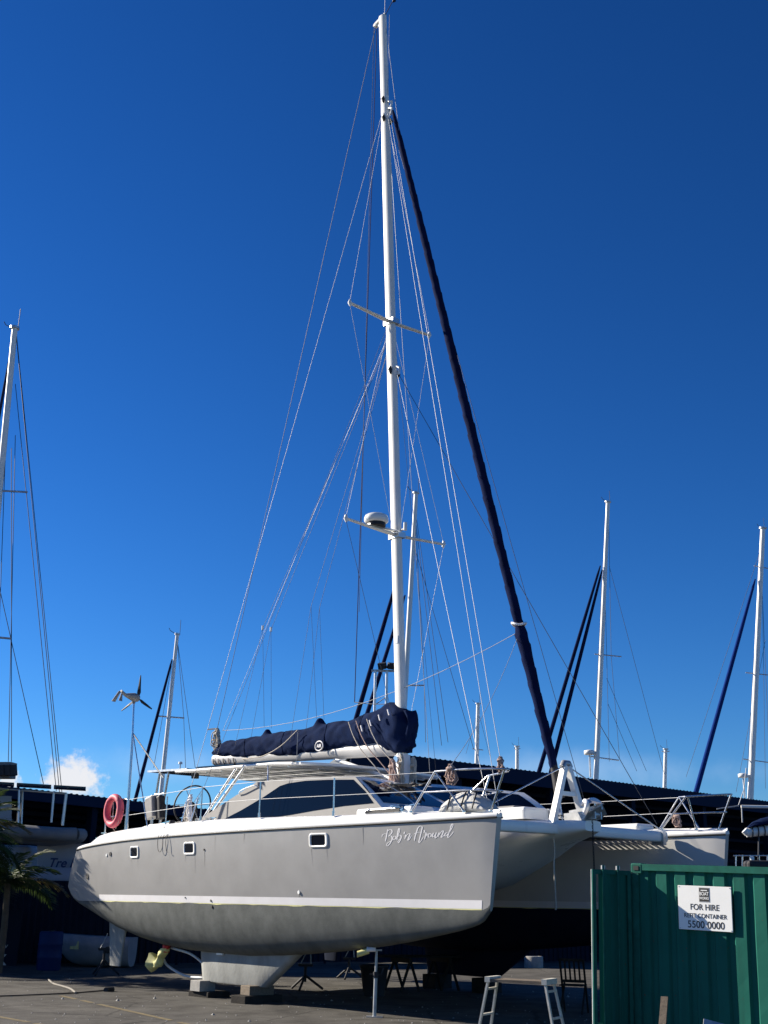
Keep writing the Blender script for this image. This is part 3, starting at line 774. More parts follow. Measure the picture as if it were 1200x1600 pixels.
# grey box on the stern rail
rounded_box(MB(), (2.35, -2.25, 1.98), (.34, .20, .48), .04, Matrix.Rotation(R_(-12), 3, 'Y')).build('rail_locker', MGREY, cat_o)
rounded_box(MB(), (2.62, -2.2, 1.97), (.2, .16, .5), .04, Matrix.Rotation(R_(-12), 3, 'Y')).build('rail_locker', DGREY, cat_o)
MB().tube([(2.4, -2.25, 1.45), (2.4, -2.25, 1.75)], .02, 8).build('locker_post', STEEL, cat_o)
MB().tube([(3.75, -2.55, 1.55), (3.75, -2.55, 1.63)], [.07, .055], 12).build('sheet_winch', DGREY, cat_o)
for x in (4.9, 5.3):
    MB().tube([(x, -2.62, 1.47), (x, -2.62, 1.56), (x, -2.62, 1.62)], [.075, .06, .07], 12).build('sheet_winch', STEEL, cat_o)
for x in (2.3, 6.7, 11.6):
    yc = -(HB+f_bs(x)-.2); mb = MB(); mb.bar((x-.1, yc, f_zd(x)+.035), (x+.1, yc, f_zd(x)+.035), .025, .02); mb.tube([(x, yc, f_zd(x)-.02), (x, yc, f_zd(x)+.04)], .016, 6); mb.build('mooring_cleat', STEEL, cat_o)
MB().box((2.75, -3.43, 1.235), (.16, .02, .07)).build('fairlead', BLACK, deck_s)

# wind generator
tp_, tt = Vector((3.12, -3.25, 1.40)), Vector((2.99, -3.25, 4.13))
wt = empty('wind_turbine'); wt.parent = cat_o
MB().tube([tp_, Vector((3.05, -3.25, 3.42))], .030, 9).build('turbine_pole', STEEL, wt)
MB().tube([Vector((3.05, -3.25, 3.40)), tt], .022, 9).build('turbine_pole', STEEL, wt)
MB().tube([Vector((3.06, -3.25, 3.44)), (4.0, -3.25, 1.44)], .013, 7).build('pole_strut', STEEL, wt)
MB().tube([Vector((3.06, -3.25, 3.44)), (2.2, -1.95, 2.66)], .016, 7).build('pole_strut', STEEL, wt)
axis = (Vector((.55, .80, .03))).normalized()   # the rotor looks away and to the right
BMI = BM.to_3x3().inverted()
axis = (BMI @ Vector((.52, .85, -.03))).normalized()
hub = tt+Vector((0, 0, .09))+axis*.10
tl = hub-axis*.52+Vector((0, 0, .06))
mb = MB(); mb.tube([hub+axis*.05, hub, hub-axis*.10, hub-axis*.22, hub-axis*.38, tl], [.03, .085, .095, .07, .035, .03], 12); mb.tube([tt-Vector((0, 0, .05)), tt+Vector((0, 0, .06))], [.03, .06], 9)
mb.build('turbine_body', MGREY, wt)
sd = axis.cross(Vector((0, 0, 1))).normalized()
for sg in (-1, 1):
    mb = MB(); mb.poly([tl+sd*sg*.02+axis*.02, tl-axis*.02+sd*sg*.05, tl-axis*.16+sd*sg*.10-Vector((0, 0, .24)), tl-axis*.05+sd*sg*.10-Vector((0, 0, .24))], .01, sd); mb.build('tail_fin', MGREY, wt)
ub = sd.cross(axis)
for k in range(3):
    a = R_(95+120*k-6); dr = sd*math.cos(a)+ub*math.sin(a); tn = axis.cross(dr)
    rr = []
    for s_, ch, tw in ((.05, .045, 45), (.13, .085, 28), (.27, .065, 14), (.42, .045, 7), (.51, .026, 4)):
        q = hub+dr*s_+axis*.02; cdir = tn*math.cos(R_(tw))+axis*math.sin(R_(tw)); ndir = dr.cross(cdir)
        rr.append([q-cdir*ch*.4, q+ndir*.008, q+cdir*ch*.6, q-ndir*.008])
    b = MB().loft(rr, cap0=True, cap1=True, smooth=False).build('turbine_blade', DGREY, wt)
    q = hub+dr*.575+axis*.02; MB().tube([q, q+dr*.03], .014, 6).build('blade_tip', GEL, b) if False else None

# rope coils ------------------------------------------------------------
def coil(name_, c, h, w, n, material, par, r=.011, seed=1, lean=Vector((0, 0, 0))):
    rnd = random.Random(seed); mb = MB(); c = Vector(c)
    for i in range(n):
        ww = w*rnd.uniform(.5, 1); hh = h*rnd.uniform(.75, 1.05); ang = rnd.uniform(-.6, .6); ox = rnd.uniform(-.3, .3)*w
        d = Vector((math.cos(ang), math.sin(ang), 0))
        pts = []
        for a in np.linspace(0, 2*math.pi, 19):
            rad = math.sin(a)*ww/2*(1+.5*(1-math.cos(a)))*.6
            pts.append(c+d*(rad+ox*(1-math.cos(a))/2)+Vector((0, 0, -hh*(1-math.cos(a))/2))+lean*(1-math.cos(a))/2+Vector((rnd.uniform(-.01, .01), rnd.uniform(-.03, .03), 0)))
        mb.tube(pts, r, 5, cap=False)
    mb.tube([c+Vector((-w*.3, 0, -h*.22)), c+Vector((0, -.05, -h*.24)), c+Vector((w*.3, 0, -h*.22))], r*2.6, 6)
    return mb.build(name_, material, par)

# mast --------------------------------------------------------------------
def mx(z): return 8.2-(z-2.04)*.0552
mb = MB(); rings = []
for z in (1.45, 2.04, 5, 9, 13, 17, 19, 20.4, 21.42):
    a_, b_ = (.135, .085) if z < 18 else (.115, .075)
    rings.append([Vector((mx(z)+a_*math.cos(t), b_*math.copysign(abs(math.sin(t))**.8, math.sin(t)), z)) for t in [2*math.pi*k/20 for k in range(20)]])
mb.loft(rings, cap1=True); mast = mb.build('mast', MASTW, cat_o)
mb = MB(); mb.tube([(mx(2.2)-.14, 0, 2.9), (mx(21)-.12, 0, 21.2)], .014, 6); mb.build('sail_track', ALU, mast)
mb = MB(); mb.bar((mx(21.35)+.1, 0, 21.43), (6.86, 0, 21.36), .06, .07); mb.bar((mx(21)-.08, 0, 21.15), (6.88, 0, 21.33), .03, .05); mb.tube([(6.86, -.05, 21.31), (6.86, .05, 21.31)], .05, 10); mb.build('masthead_crane', MASTW, mast)
mb = MB(); mb.tube([(mx(21.4)+.1, 0, 21.4), (mx(21.4)+.36, 0, 21.62), (mx(21.4)+.42, 0, 21.66)], .010, 6); mb.tube([(mx(21.4)+.42, 0, 21.60), (mx(21.4)+.42, 0, 21.72)], .03, 8)
for k in range(3):
    a = k*2.1; p = Vector((mx(21.4)+.42, 0, 21.71)); mb.tube([p, p+Vector((math.cos(a)*.09, math.sin(a)*.09, 0))], .008, 5); mb.tube([p+Vector((math.cos(a)*.09-.0, math.sin(a)*.09, -.02)), p+Vector((math.cos(a)*.09, math.sin(a)*.09, .02))], .028, 7)
mb.build('wind_sensor', DGREY, mast)
MB().tube([(mx(21.4)+.02, .05, 21.4), (mx(21.4)+.02, .05, 22.4)], .006, 5).build('vhf_aerial', WIRE, mast)
for zz, wy, wz in ((12.62, 1.2, .07), (7.48, 1.38, .08)):
    for sg in (-1, 1):
        a = Vector((mx(zz), sg*.06, zz)); b = Vector((mx(zz)+.0, sg*wy, zz+wz))
        mb = MB(); rr = []
        for t in (0, .5, 1):
            p = a.lerp(b, t); w = .075-.03*t
            rr.append([p+Vector((w*math.cos(q), 0, .028*math.sin(q))) for q in [2*math.pi*k/10 for k in range(10)]])
        mb.loft(rr, cap0=True, cap1=True); sp2 = mb.build('spreader', MASTW, mast)
        MB().tube([b+Vector((0, sg*-.03, -.07)), b+Vector((0, 0, 0)), b+Vector((0, sg*-.01, .08))], [.028, .045, .025], 8).build('spreader_tip', GEL, mast)
    mb = MB(); mb.box((mx(zz)+.02, 0, zz-.02), (.33, .20, .12)); mb.build('spreader_root', ALU, mast)
# radar dome on the lower spreader
rc = Vector((mx(7.6)+.05, -.60, 7.60)); mb = MB(); rings = []
for z_, r_ in ((0, .12), (.015, .22), (.05, .255), (.12, .255), (.17, .235), (.195, .19), (.205, .1), (.207, .01)):
    rings.append([rc+Vector((r_*math.cos(t), r_*math.sin(t), z_)) for t in [2*math.pi*k/28 for k in range(28)]])
mb.loft(rings, cap0=True); mb.build('radar_dome', GEL, mast)
mb = MB(); mb.tube([rc+Vector((0, 0, -.06)), rc+Vector((0, 0, .02))], .2, 20); mb.build('radar_base', DGREY, mast)
mb = MB(); mb.box(rc+Vector((0, .2, -.05)), (.10, .8, .03)); mb.build('radar_bracket', ALU, mast)
# fittings at the hounds and along the mast
for z_, dy in ((18.75, -.10), (18.2, .1), (18.55, .1), (11.35, -.10), (11.3, .1), (18.2, -.1)):
    MB().tube([(mx(z_)+.06, dy, z_-.09), (mx(z_)+.07, dy*1.25, z_), (mx(z_)+.06, dy, z_+.09)], [.02, .05, .02], 8).build('halyard_block', DGREY, mast)
mb = MB()
for z_ in (18.65, 18.45, 11.4):
    mb.tube([(mx(z_)+.12, 0, z_+.06), (mx(z_)+.26, 0, z_-.02), (mx(z_)+.22, 0, z_-.18)], .03, 7)
mb.build('halyard_sheave', GEL, mast)
mb = MB(); mb.tube([(mx(7.8)+.13, 0, 7.55), (mx(7.8)+.32, 0, 7.58)], .02, 6); mb.tube([(mx(7.8)+.3, 0, 7.53), (mx(7.8)+.3, 0, 7.7)], .04, 8); mb.build('steaming_light', GEL, mast)
mb = MB(); mb.box((mx(5.2), -.088, 5.2), (.09, .01, .16)); mb.build('mast_plate', ALU, mast)
for z_, dy in ((2.35, -.12), (2.55, .12), (2.75, -.11)):
    MB().tube([(mx(z_), dy*.6, z_), (mx(z_), dy, z_), (mx(z_), dy*1.7, z_)], [.07, .06, .07], 12).build('mast_winch', STEEL, mast)
# boom
mb = MB(); bA, bF = Vector((1.2, 0, 3.30)), Vector((8.02, 0, 3.02)); rings = []
for t in (0, .02, .3, .7, .98, 1):
    p = bA.lerp(bF, t); h_, w_ = .15, .105
    if t in (0, 1): h_, w_ = .12, .08
    rings.append([p+Vector((0, w_*math.cos(q), h_*math.sin(q)-.02)) for q in [2*math.pi*k/18 for k in range(18)]])
mb.loft(rings, cap0=True, cap1=True); boom = mb.build('boom', BOOMG, cat_o)
MB().tube([Vector((6.0, 0, 2.93)), Vector((8.05, 0, 2.35))], [.045, .035], 9).build('boom_vang', GEL, boom)
for k in range(5):
    x = 1.35+.22*k; c0 = bA.lerp(bF, (x-1.2)/6.82)
    MB().tube([c0+Vector((0, .125*math.cos(q), .165*math.sin(q)-.02)) for q in np.linspace(math.pi, 2*math.pi, 10)], .012, 5).build('boom_lashing', ROPE2 if k % 2 else DGREY, boom)
# sail cover: wrinkled canvas
cz_b = curve_interp([1.22, 1.8, 3.5, 4.8, 6.4, 7.4, 7.9, 8.2, 8.5], [3.40, 3.29, 3.17, 3.11, 3.14, 3.12, 2.93, 2.86, 2.98])
cz_t = curve_interp([1.22, 1.5, 2.2, 3.4, 5.2, 6.7, 7.2, 7.6, 7.95, 8.25, 8.5], [3.46, 3.62, 3.66, 3.68, 3.69, 3.72, 3.79, 3.90, 3.94, 3.80, 3.50])
c_w = curve_interp([1.22, 1.6, 3, 5, 6.8, 7.5, 8.1, 8.5], [.10, .16, .175, .185, .21, .24, .24, .09])
peaks = {3.42: .16, 5.42: .15}
mb = MB(); rings = []
NXC = 220
for i in range(NXC+1):
    x = 1.22+(8.5-1.22)*i/NXC; zb, zt, w = cz_b(x), cz_t(x), c_w(x); rr = []
    for k in range(44):
        q = 2*math.pi*k/44; yy = math.cos(q); zz = math.sin(q)
        p = Vector((x, w*math.copysign(abs(yy)**.75, yy), (zb+zt)/2+(zt-zb)/2*math.copysign(abs(zz)**.85, zz)))
        for px_, ph in peaks.items():
            if zz > .7: p.z += ph*max(0, 1-abs(x-px_)/.16)**1.6*((zz-.7)/.3)
        fold = noise.noise(Vector((x*1.3+zz*1.2, zz*.8, 1.0)))*.035+noise.noise(Vector((x*4-zz*2.2, zz*1.6, 7.0)))*.022
        drape = .02*math.sin(x*9+zz*3.0*(1 if x < 7 else 2.2))*(1 if x > 6.3 else .35)
        fw = max(0, (x-6.6)/1.9); fold *= (1+1.0*fw)
        cr_ = abs(math.sin(x*5.3+zz*1.1+2*noise.noise(Vector((x*.9, zz, 2)))))**.5; fold += (.018+.03*fw)*(cr_-.7)
        cr2 = abs(noise.noise(Vector((x*2.6+zz*1.9, zz*1.3, 11))))**.6; fold -= .035*(1-cr2)*(.4+.8*fw)-.012
        nrm = Vector((0, yy, .5*zz)).normalized()
        rr.append(p+nrm*(fold+drape*.7))
    rings.append(rr)
mb.loft(rings, cap0=True, cap1=True); cover = mb.build('sail_cover', NAVY, cat_o)
SEAM = mat('navy_seam', (.004, .007, .03), .9, spec=.04)
for i_ in (46, 92, 140, 176): MB().tube([q*1.0+Vector((0, .004 if q.y > 0 else -.004, 0)) for q in rings[i_]]+[rings[i_][0]], .006, 5, cap=False).build('cover_seam', SEAM, cover)
# collar piece standing off in front of the mast
mb = MB(); rr = []
for i in range(9):
    t = i/8; z = 3.70-.80*t
    rr.append([Vector((8.38+.10*math.sin(t*5)+.03*math.sin(a*3+t*6), .0, z))+Vector((.09*math.cos(a), .15*math.sin(a)*(1-.3*t), .02*math.sin(5*a))) for a in [2*math.pi*k/16 for k in range(16)]])
mb.loft(rr, cap0=True, cap1=True); mb.build('cover_collar', NAVY, cover)
# sewn-on maker's badge: ring with three letters
bc = Vector((5.35, -.235, 3.28))
bq = Vector((5.72, 0, 3.215)); byy = -(c_w(5.72)+.045)
mb = MB(); mb.tube([bq+Vector((.135*math.cos(a), byy, .10*math.sin(a))) for a in np.linspace(0, 2*math.pi, 25)], .014, 6, cap=False); mb.build('badge_ring', TAPE, cover)
text_obj('badge_letters', 'AIR', .10, TAPE, cover, frame_mat(bq+Vector((0, byy-.004, 0)), Vector((1, 0, 0)), Vector((0, 0, 1)), Vector((0, -1, 0))), bold=.002)
# lines on the cover
MB().tube(spline([(4.95, -.26, 3.62), (4.4, -.30, 3.32), (3.7, -.27, 3.16), (3.1, -.22, 3.16), (2.6, -.12, 3.18)], 8), .012, 6).build('cover_line', ROPE, cover)
MB().tube([(4.95, -.25, 3.62), (4.93, -.24, 3.0), (4.92, -.2, 2.78)], .008, 5).build('reef_line', WIRE, cover)
MB().tube([(4.92, -.2, 2.86), (4.92, -.2, 2.76)], .03, 8).build('reef_block', DGREY, cover)
for x0, k in ((7.0, 0), (7.35, 1), (6.75, 2)):
    MB().tube(spline([(x0, -.27, 3.62), (x0+.22, -.30, 3.3), (x0+.45, -.27, 3.0), (x0+.75, -.22, 2.72), (x0+.95, -.16, 2.5)], 5), .011, 6).build('cover_line', ROPE if k else ROPE2, cover)
for k in range(4):
    MB().tube([(7.2+.28*k, -.30, 3.5+.08*k), (7.26+.28*k, -.31, 3.38+.08*k)], .016, 6).build('cover_tie', TAPE, cover)

# furled headsail
gA, gT = Vector((12.22, 0, 2.12)), Vector((7.58, 0, 18.35))
rings = []; gd = (gT-gA).normalized(); ga = Vector((0, 1, 0)); gb = gd.cross(ga)
for i in range(420):
    t = i/419; p = gA.lerp(gT, t)
    r_ = float(np.interp(t, [0, .015, .05, .12, .165, .175, .19, .4, .7, .93, .985, 1], [.03, .07, .088, .10, .122, .085, .09, .096, .085, .066, .045, .02]))
    rr = []
    for k in range(18):
        th = 2*math.pi*k/18; ph = (th/(2*math.pi)+t*34) % 1.0
        q = r_*(.93+.15*ph**1.4+.10*noise.noise(Vector((t*60, math.cos(th)*1.5, math.sin(th)*1.5))))
        rr.append(p+ga*(q*math.cos(th))+gb*(q*math.sin(th)))
    rings.append(rr)
MB().loft(rings, cap0=True, cap1=True).build('furled_headsail', NAVY2, cat_o)
MB().tube([gA+Vector((.05, 0, -.3)), gA, gA.lerp(gT, .03)], [.09, .09, .04], 10).build('furling_drum', DGREY, cat_o)
MB().tube([gA+Vector((.1, 0, -.75)), gA], .012, 6).build('forestay', STEEL, cat_o)
tie = gA.lerp(gT, .176)
MB().tube([tie+Vector((.13*math.cos(a), .13*math.sin(a), .03*math.sin(2*a))) for a in np.linspace(0, 6.3, 15)], .022, 6).build('sail_tie', TAPE, cat_o)

# standing and running rigging
def line(a, b, r, m_, name_='stay', sg=0):
    MB().tube(sag(a, b, sg) if sg else [a, b], r, 5).build(name_, m_, cat_o)
def MP(z, y=0, dx=0): return Vector((mx(z)+dx, y, z))
for sg in (-1, 1):
    line(MP(18.4, sg*.09), (5.45, sg*3.34, 1.48), .0058, WIRE, 'shroud')
    line(MP(12.5, sg*.09), (5.75, sg*3.32, 1.48), .004, DWIRE, 'shroud')
    for z0, z1, zr in ((12.62, 18.3, 7.5), (7.48, 12.45, 3.1)):
        wy = 1.2 if z0 > 10 else 1.38
        tip = Vector((mx(z0), sg*wy, z0+.07))
        line(tip, MP(z1, sg*.08), .0045, WIRE, 'diamond_stay'); line(tip, MP(zr, sg*.09), .0048, WIRE if sg > 0 or z0 > 10 else DWIRE, 'diamond_stay')
    # turnbuckles
    MB().tube([(5.47, sg*3.335, 1.5), (5.52, sg*3.26, 1.95)], .018, 6).build('turnbuckle', STEEL, cat_o)
    MB().tube([(5.77, sg*3.315, 1.5), (5.83, sg*3.22, 1.95)], .016, 6).build('turnbuckle', STEEL, cat_o)
line((6.86, 0, 21.28), (1.16, 0, 3.72), .007, DWIRE, 'topping_lift')
line((6.87, .03, 21.28), (6.6, 0, 4.08), .010, PURP, 'halyard')
line((6.85, -.05, 21.28), (6.75, -.05, 6.0), .006, DWIRE, 'halyard')
line((6.6, 0, 4.08), MP(3.9, 0, -.1), .008, DWIRE, 'halyard', .03)
line(MP(12.3, 0, -.1), (1.6, -.05, 3.95), .0045, WIRE, 'lazy_jack')
for sg in (-1, 1):
    line(MP(12.2, 0, -.1), (3.2, sg*.12, 6.2), .0045, DWIRE, 'lazy_jack')
    line((3.2, sg*.12, 6.2), (2.4, sg*.2, 3.5), .004, DWIRE, 'lazy_jack'); line((3.2, sg*.12, 6.2), (3.42, sg*.1, 3.84), .004, DWIRE, 'lazy_jack')
    line(MP(12.0, 0, -.1), (5.1, sg*.12, 6.4), .0045, DWIRE, 'lazy_jack')
    line((5.1, sg*.12, 6.4), (5.42, sg*.1, 3.84), .004, DWIRE, 'lazy_jack'); line((5.1, sg*.12, 6.4), (4.6, sg*.2, 3.4), .004, DWIRE, 'lazy_jack')
    MB().tube([(3.2, sg*.12, 6.16), (3.2, sg*.12, 6.26)], .03, 6).build('lazy_jack_block', GEL, cat_o)
line(MP(18.45, 0, .15), (13.68, -2.85, 2.0), .005, WIRE, 'spinnaker_halyard')
line(MP(18.3, -.05, .14), (13.5, -2.75, 1.45), .005, WIRE, 'spinnaker_halyard')
line(MP(11.35, 0, .15), (13.3, -2.75, 1.45), .005, WIRE, 'spinnaker_halyard')
line(MP(11.3, .05, .14), (12.3, 2.6, 1.5), .0065, DWIRE, 'spinnaker_halyard')
line(MP(18.2, .05, .12), (10.2, 3.28, 1.5), .006, DWIRE, 'halyard')
line((11.42, 0, 4.85), (1.55, -.04, 3.95), .0055, MGREY, 'headsail_sheet', .42)
line((11.42, -.05, 4.75), (12.9, -3.2, 2.02), .005, WIRE, 'headsail_sheet', .2)
line((21.3-13.9, 0, 21.3), MP(18.9, 0, .12), .006, WIRE, 'halyard')
line(MP(21.2, 0, .1), MP(18.6, 0, .38), .006, WIRE, 'halyard'); line(MP(18.6, 0, .38), gA.lerp(gT, .93), .006, WIRE, 'halyard')
# coils
coil('rope_coil', (1.45, -.12, 4.0), .55, .30, 12, ROPE, cat_o, .013, 3)
MB().bar((1.0, -.1, 4.02), (1.45, -.1, 4.0), .03, .03).build('coil_hook', DGREY, cat_o)
coil('rope_coil', (8.2, -.30, 2.75), .62, .24, 10, ROPE2, cat_o, .013, 5)
coil('rope_coil', (8.32, -.16, 2.85), .75, .16, 7, ROPE, cat_o, .012, 6)
coil('rope_coil', (8.42, .06, 2.8), .7, .16, 6, ROPE, cat_o, .012, 8)
coil('rope_coil', (12.8, -3.06, 2.10), .30, .18, 8, ROPE2, cat_o, .012, 9)
coil('rope_coil', (13.66, -2.86, 2.16), .24, .08, 6, ROPE2, cat_o, .011, 10)
coil('rope_coil', (3.75, -2.2, 2.06), .45, .16, 9, ROPE, cat_o, .012, 11)
coil('rope_coil', (5.55, -3.22, 2.02), .5, .12, 6, TAPE, cat_o, .012, 12)
coil('rope_coil', (12.42, 3.05, 1.72), .26, .16, 7, ROPE2, cat_o, .012, 13)
# loose ropes lying at the mast foot and over the gunwale
def tangle(name_, c, rx, ry, n, material, par, seed, r=.012, zamp=.05):
    rnd = random.Random(seed); pts = [Vector(c)+Vector((rx*rnd.uniform(-1, 1), ry*rnd.uniform(-1, 1), zamp*rnd.uniform(0, 1))) for _ in range(n)]
    return MB().tube(spline(pts, 5), r, 5).build(name_, material, par)
tangle('loose_rope', (8.75, -.5, 2.18), .30, .35, 22, ROPE, cat_o, 21); tangle('loose_rope', (8.85, -.3, 2.2), .25, .35, 18, DGREY, cat_o, 22)
tangle('loose_rope', (11.7, -3.0, 1.45), .28, .10, 10, ROPE3, cat_o, 23, .016, .12)
HYO = -(HB+.80)
MB().tube(spline([(5.25, -2.9, 1.52), (5.22, -3.45, 1.47), (5.18, HYO, 1.25), (5.17, HYO, 1.0), (5.26, HYO, .93), (5.34, HYO, 1.02), (5.38, HYO, 1.25), (5.42, -3.45, 1.47)], 6), .0055, 5).build('loose_rope', DGREY, cat_o)
MB().tube(spline([(5.5, -2.9, 1.52), (5.5, -3.45, 1.47), (5.47, HYO, 1.2), (5.5, HYO, .95), (5.56, HYO, .92)], 6), .0055, 5).build('loose_rope', DGREY, cat_o)
# rag wrapped mast base
mb = MB(); rr = []
for i in range(12):
    t = i/11; z = 2.1+.75*t
    rr.append([Vector((mx(z), 0, z))+Vector(((.17+.03*noise.noise(Vector((a, z*4, 2))))*math.cos(a), (.13+.04*noise.noise(Vector((a*2, z*5, 5))))*math.sin(a), 0)) for a in [2*math.pi*k/18 for k in range(18)]])
mb.loft(rr); mb.build('mast_boot', TAPE, mast)

# propeller leg wrapped in plastic under the hull
pl = MB(); rr = []
for i in range(10):
    t = i/9; z = -.86-.36*t
    rr.append([Vector((4.35-.30*t, -2.85, z))+Vector(((.09+.05*math.sin(t*9)+.03*noise.noise(Vector((a*1.5, t*6, 0))))*math.cos(a), (.09+.03*noise.noise(Vector((a*2, t*6, 4))))*math.sin(a), 0)) for a in [2*math.pi*k/14 for k in range(14)]])
pl.loft(rr, cap0=True, cap1=True); pl.build('wrapped_saildrive', YEL, cat_o)
pl = MB(); rr = []
for i in range(7):
    t = i/6
    rr.append([Vector((4.1-.22*t, -2.85+.02*t, -1.13))+Vector((0, (.05+.13*t+.03*math.sin(a*4))*math.cos(a), (.05+.13*t+.03*math.sin(a*3+1))*math.sin(a))) for a in [2*math.pi*k/14 for k in range(14)]])
pl.loft(rr, cap1=True); pl.build('wrapped_propeller', YEL, cat_o)
MB().tube([(4.38, -2.85, -.80), (4.36, -2.85, -.93)], .075, 10).build('saildrive_tape', RED, cat_o)
MB().box((6.55, -2.95, -.875), (.2, .12, .03)).build('hull_anode', GEL, cat_o)

# ================================================================== things on and under the catamaran
def WB(x, y, z): return BO+BF*x+BP*y+BU*z
def at_boat(name_, label, cat, x, y, z, group=None):
    M = BM.copy(); p = WB(x, y, z)
    for i in range(3): M[i][3] = p[i]
    return thing(name_, label, cat, mat4=M, group=group)
# lifebuoy on the stern rail
lb = at_boat('lifebuoy', 'faded red life ring hung on the catamaran stern rail below the wind turbine', 'life ring', 2.62, -3.32, 1.83)
MB().tube([(.29*math.cos(a), 0, .285*math.sin(a)) for a in np.linspace(0, 2*math.pi, 41)], .078, 14, cap=False, flat=.9).build('ring', PINK, lb)
for k in range(4):
    a0 = math.pi/4+k*math.pi/2
    MB().tube([(.29*math.cos(a), 0, .285*math.sin(a)) for a in np.linspace(a0-.07, a0+.07, 5)], .081, 14, cap=False, flat=.9).build('band', PINK, lb)
mb = MB()
pts = []
for k in range(41):
    a = 2*math.pi*k/40; q = .36-.03*abs(math.sin(2*a+math.pi/2)); pts.append((q*math.cos(a), -.01, q*math.sin(a)))
MB().tube(pts, .008, 5, cap=False).build('grab_line', ROPE, lb)
mb = MB(); mb.tube([(-.12, .03, .30), (-.05, .03, -.35), (.05, .03, -.40)], .01, 5); mb.tube([(.1, .04, .25), (.02, .05, -.1), (.08, .04, -.36)], .012, 5); mb.build('lashing', ROPE, lb)
# bundled canvas on the starboard bow
cv = at_boat('canvas_bundle', 'pale grey bundled canvas lashed on the bow deck inside the near pulpit', 'canvas', 13.0, -2.72, 1.41)
mb = MB(); rings = []
for i in range(15):
    t = i/14; x = -.62+.95*t; h_ = .30*math.sin(math.pi*min(1, t*.92+.07))**.6
    rr = []
    for k in range(18):
        a = math.pi*k/17; n_ = .05*noise.noise(Vector((x*4, a*2, 3)))+.03*noise.noise(Vector((x*9, a*5, 8)))
        rr.append(Vector((x, -.20*math.cos(a)*(1+n_), max(0, h_*math.sin(a)**.7+n_*math.sin(a)))))
    rings.append(rr)
mb.loft(rings, closed=True, cap0=True, cap1=True); mb.build('canvas', mat('pale_grey_canvas', (.48, .48, .47), .9, var=.2, scale=6, bump=.5, bscale=40), cv)
for x in (-.4, -.1, .15):
    MB().tube([(x+.03*math.sin(3*a), -.235*math.cos(a), .30*abs(math.sin(a))+.02) for a in np.linspace(0, math.pi, 12)], .012, 5).build('lashing', DGREY, cv)
# white hose looped under the hull
mb = MB(); mb.tube(spline([WB(4.4, -2.75, -.85), WB(5.2, -2.75, -.95), WB(5.75, -2.7, -1.2), WB(5.55, -2.6, -1.33), WB(4.8, -2.6, -1.36), WB(4.25, -2.7, -1.2), WB(4.1, -2.75, -1.05)], 8), .025, 8)
tag(mb.build('drain_hose', mat('white_hose', (.55, .56, .57), .5, var=.1)), 'white hose looped in the air beside the wrapped propeller under the hull', 'hose')

# keel blocks
def block(label, x, y, z0, z1, lx, ly, m_, ang=0):
    p = WB(x, y, 0); p.z = 0
    o = thing('keel_block', label, 'block', (p.x, p.y, 0), 'blocks under the keels'); o.rotation_euler.z = math.atan2(BF.y, BF.x)+R_(ang)
    rounded_box(MB(), (0, 0, (z0+z1)/2), (lx, ly, z1-z0), .012).build('block', m_, o)
    return o
KZ = BO.z-1.37-.012
block('pale concrete block under the aft end of the near keel', 6.02, -2.98, .10, KZ, .34, .34, CONC)
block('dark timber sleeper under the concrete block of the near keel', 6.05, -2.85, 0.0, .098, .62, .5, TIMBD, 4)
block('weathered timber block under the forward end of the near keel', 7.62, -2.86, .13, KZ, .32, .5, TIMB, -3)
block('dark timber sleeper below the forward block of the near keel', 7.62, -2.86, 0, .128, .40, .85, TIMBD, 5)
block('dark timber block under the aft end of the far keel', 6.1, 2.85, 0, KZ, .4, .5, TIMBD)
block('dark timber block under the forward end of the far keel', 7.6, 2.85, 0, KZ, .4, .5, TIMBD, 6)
# adjustable steel prop under the near hull
fp = ground_pt(585, 1589)
pr_ = thing('boat_prop', 'slim steel prop with wing collar standing under the near hull', 'prop', (fp.x, fp.y, 0))
bt = WB(10.85, -2.87, f_zb(10.85)).z-.035
MB().tube([(0, 0, .01), (.01, 0, .62)], .030, 10).build('outer_tube', GALV, pr_)
MB().tube([(.01, 0, .6), (.015, 0, bt)], .022, 10).build('inner_tube', GALV, pr_)
MB().box((0, 0, .006), (.26, .16, .012)).build('base_plate', GALV, pr_)
mb = MB(); mb.tube([(.01, 0, .57), (.01, 0, .66)], .045, 10); mb.tube([(-.09, 0, .62), (.10, 0, .62)], .012, 6); mb.tube([(.10, 0, .62), (.13, 0, .72)], .012, 6); mb.build('wing_collar', DGREY, pr_)
MB().box((0, 0, bt), (.2, .14, .02)).build('head_plate', GALV, pr_)
mb = MB(); mb.loft([[Vector((-.10-.13*t, .08*math.cos(a)*(1-.3*t), bt-.01+.05*math.sin(a)-.04*t)) for a in [2*math.pi*k/10 for k in range(10)]] for t in (0, .5, 1, 1.5)], cap0=True, cap1=True); mb.build('padding', YEL, pr_)
MB().tube([(-.14, -.06, bt+.01), (.0, -.07, bt+.015)], .04, 9).build('padding', TAPE, pr_)
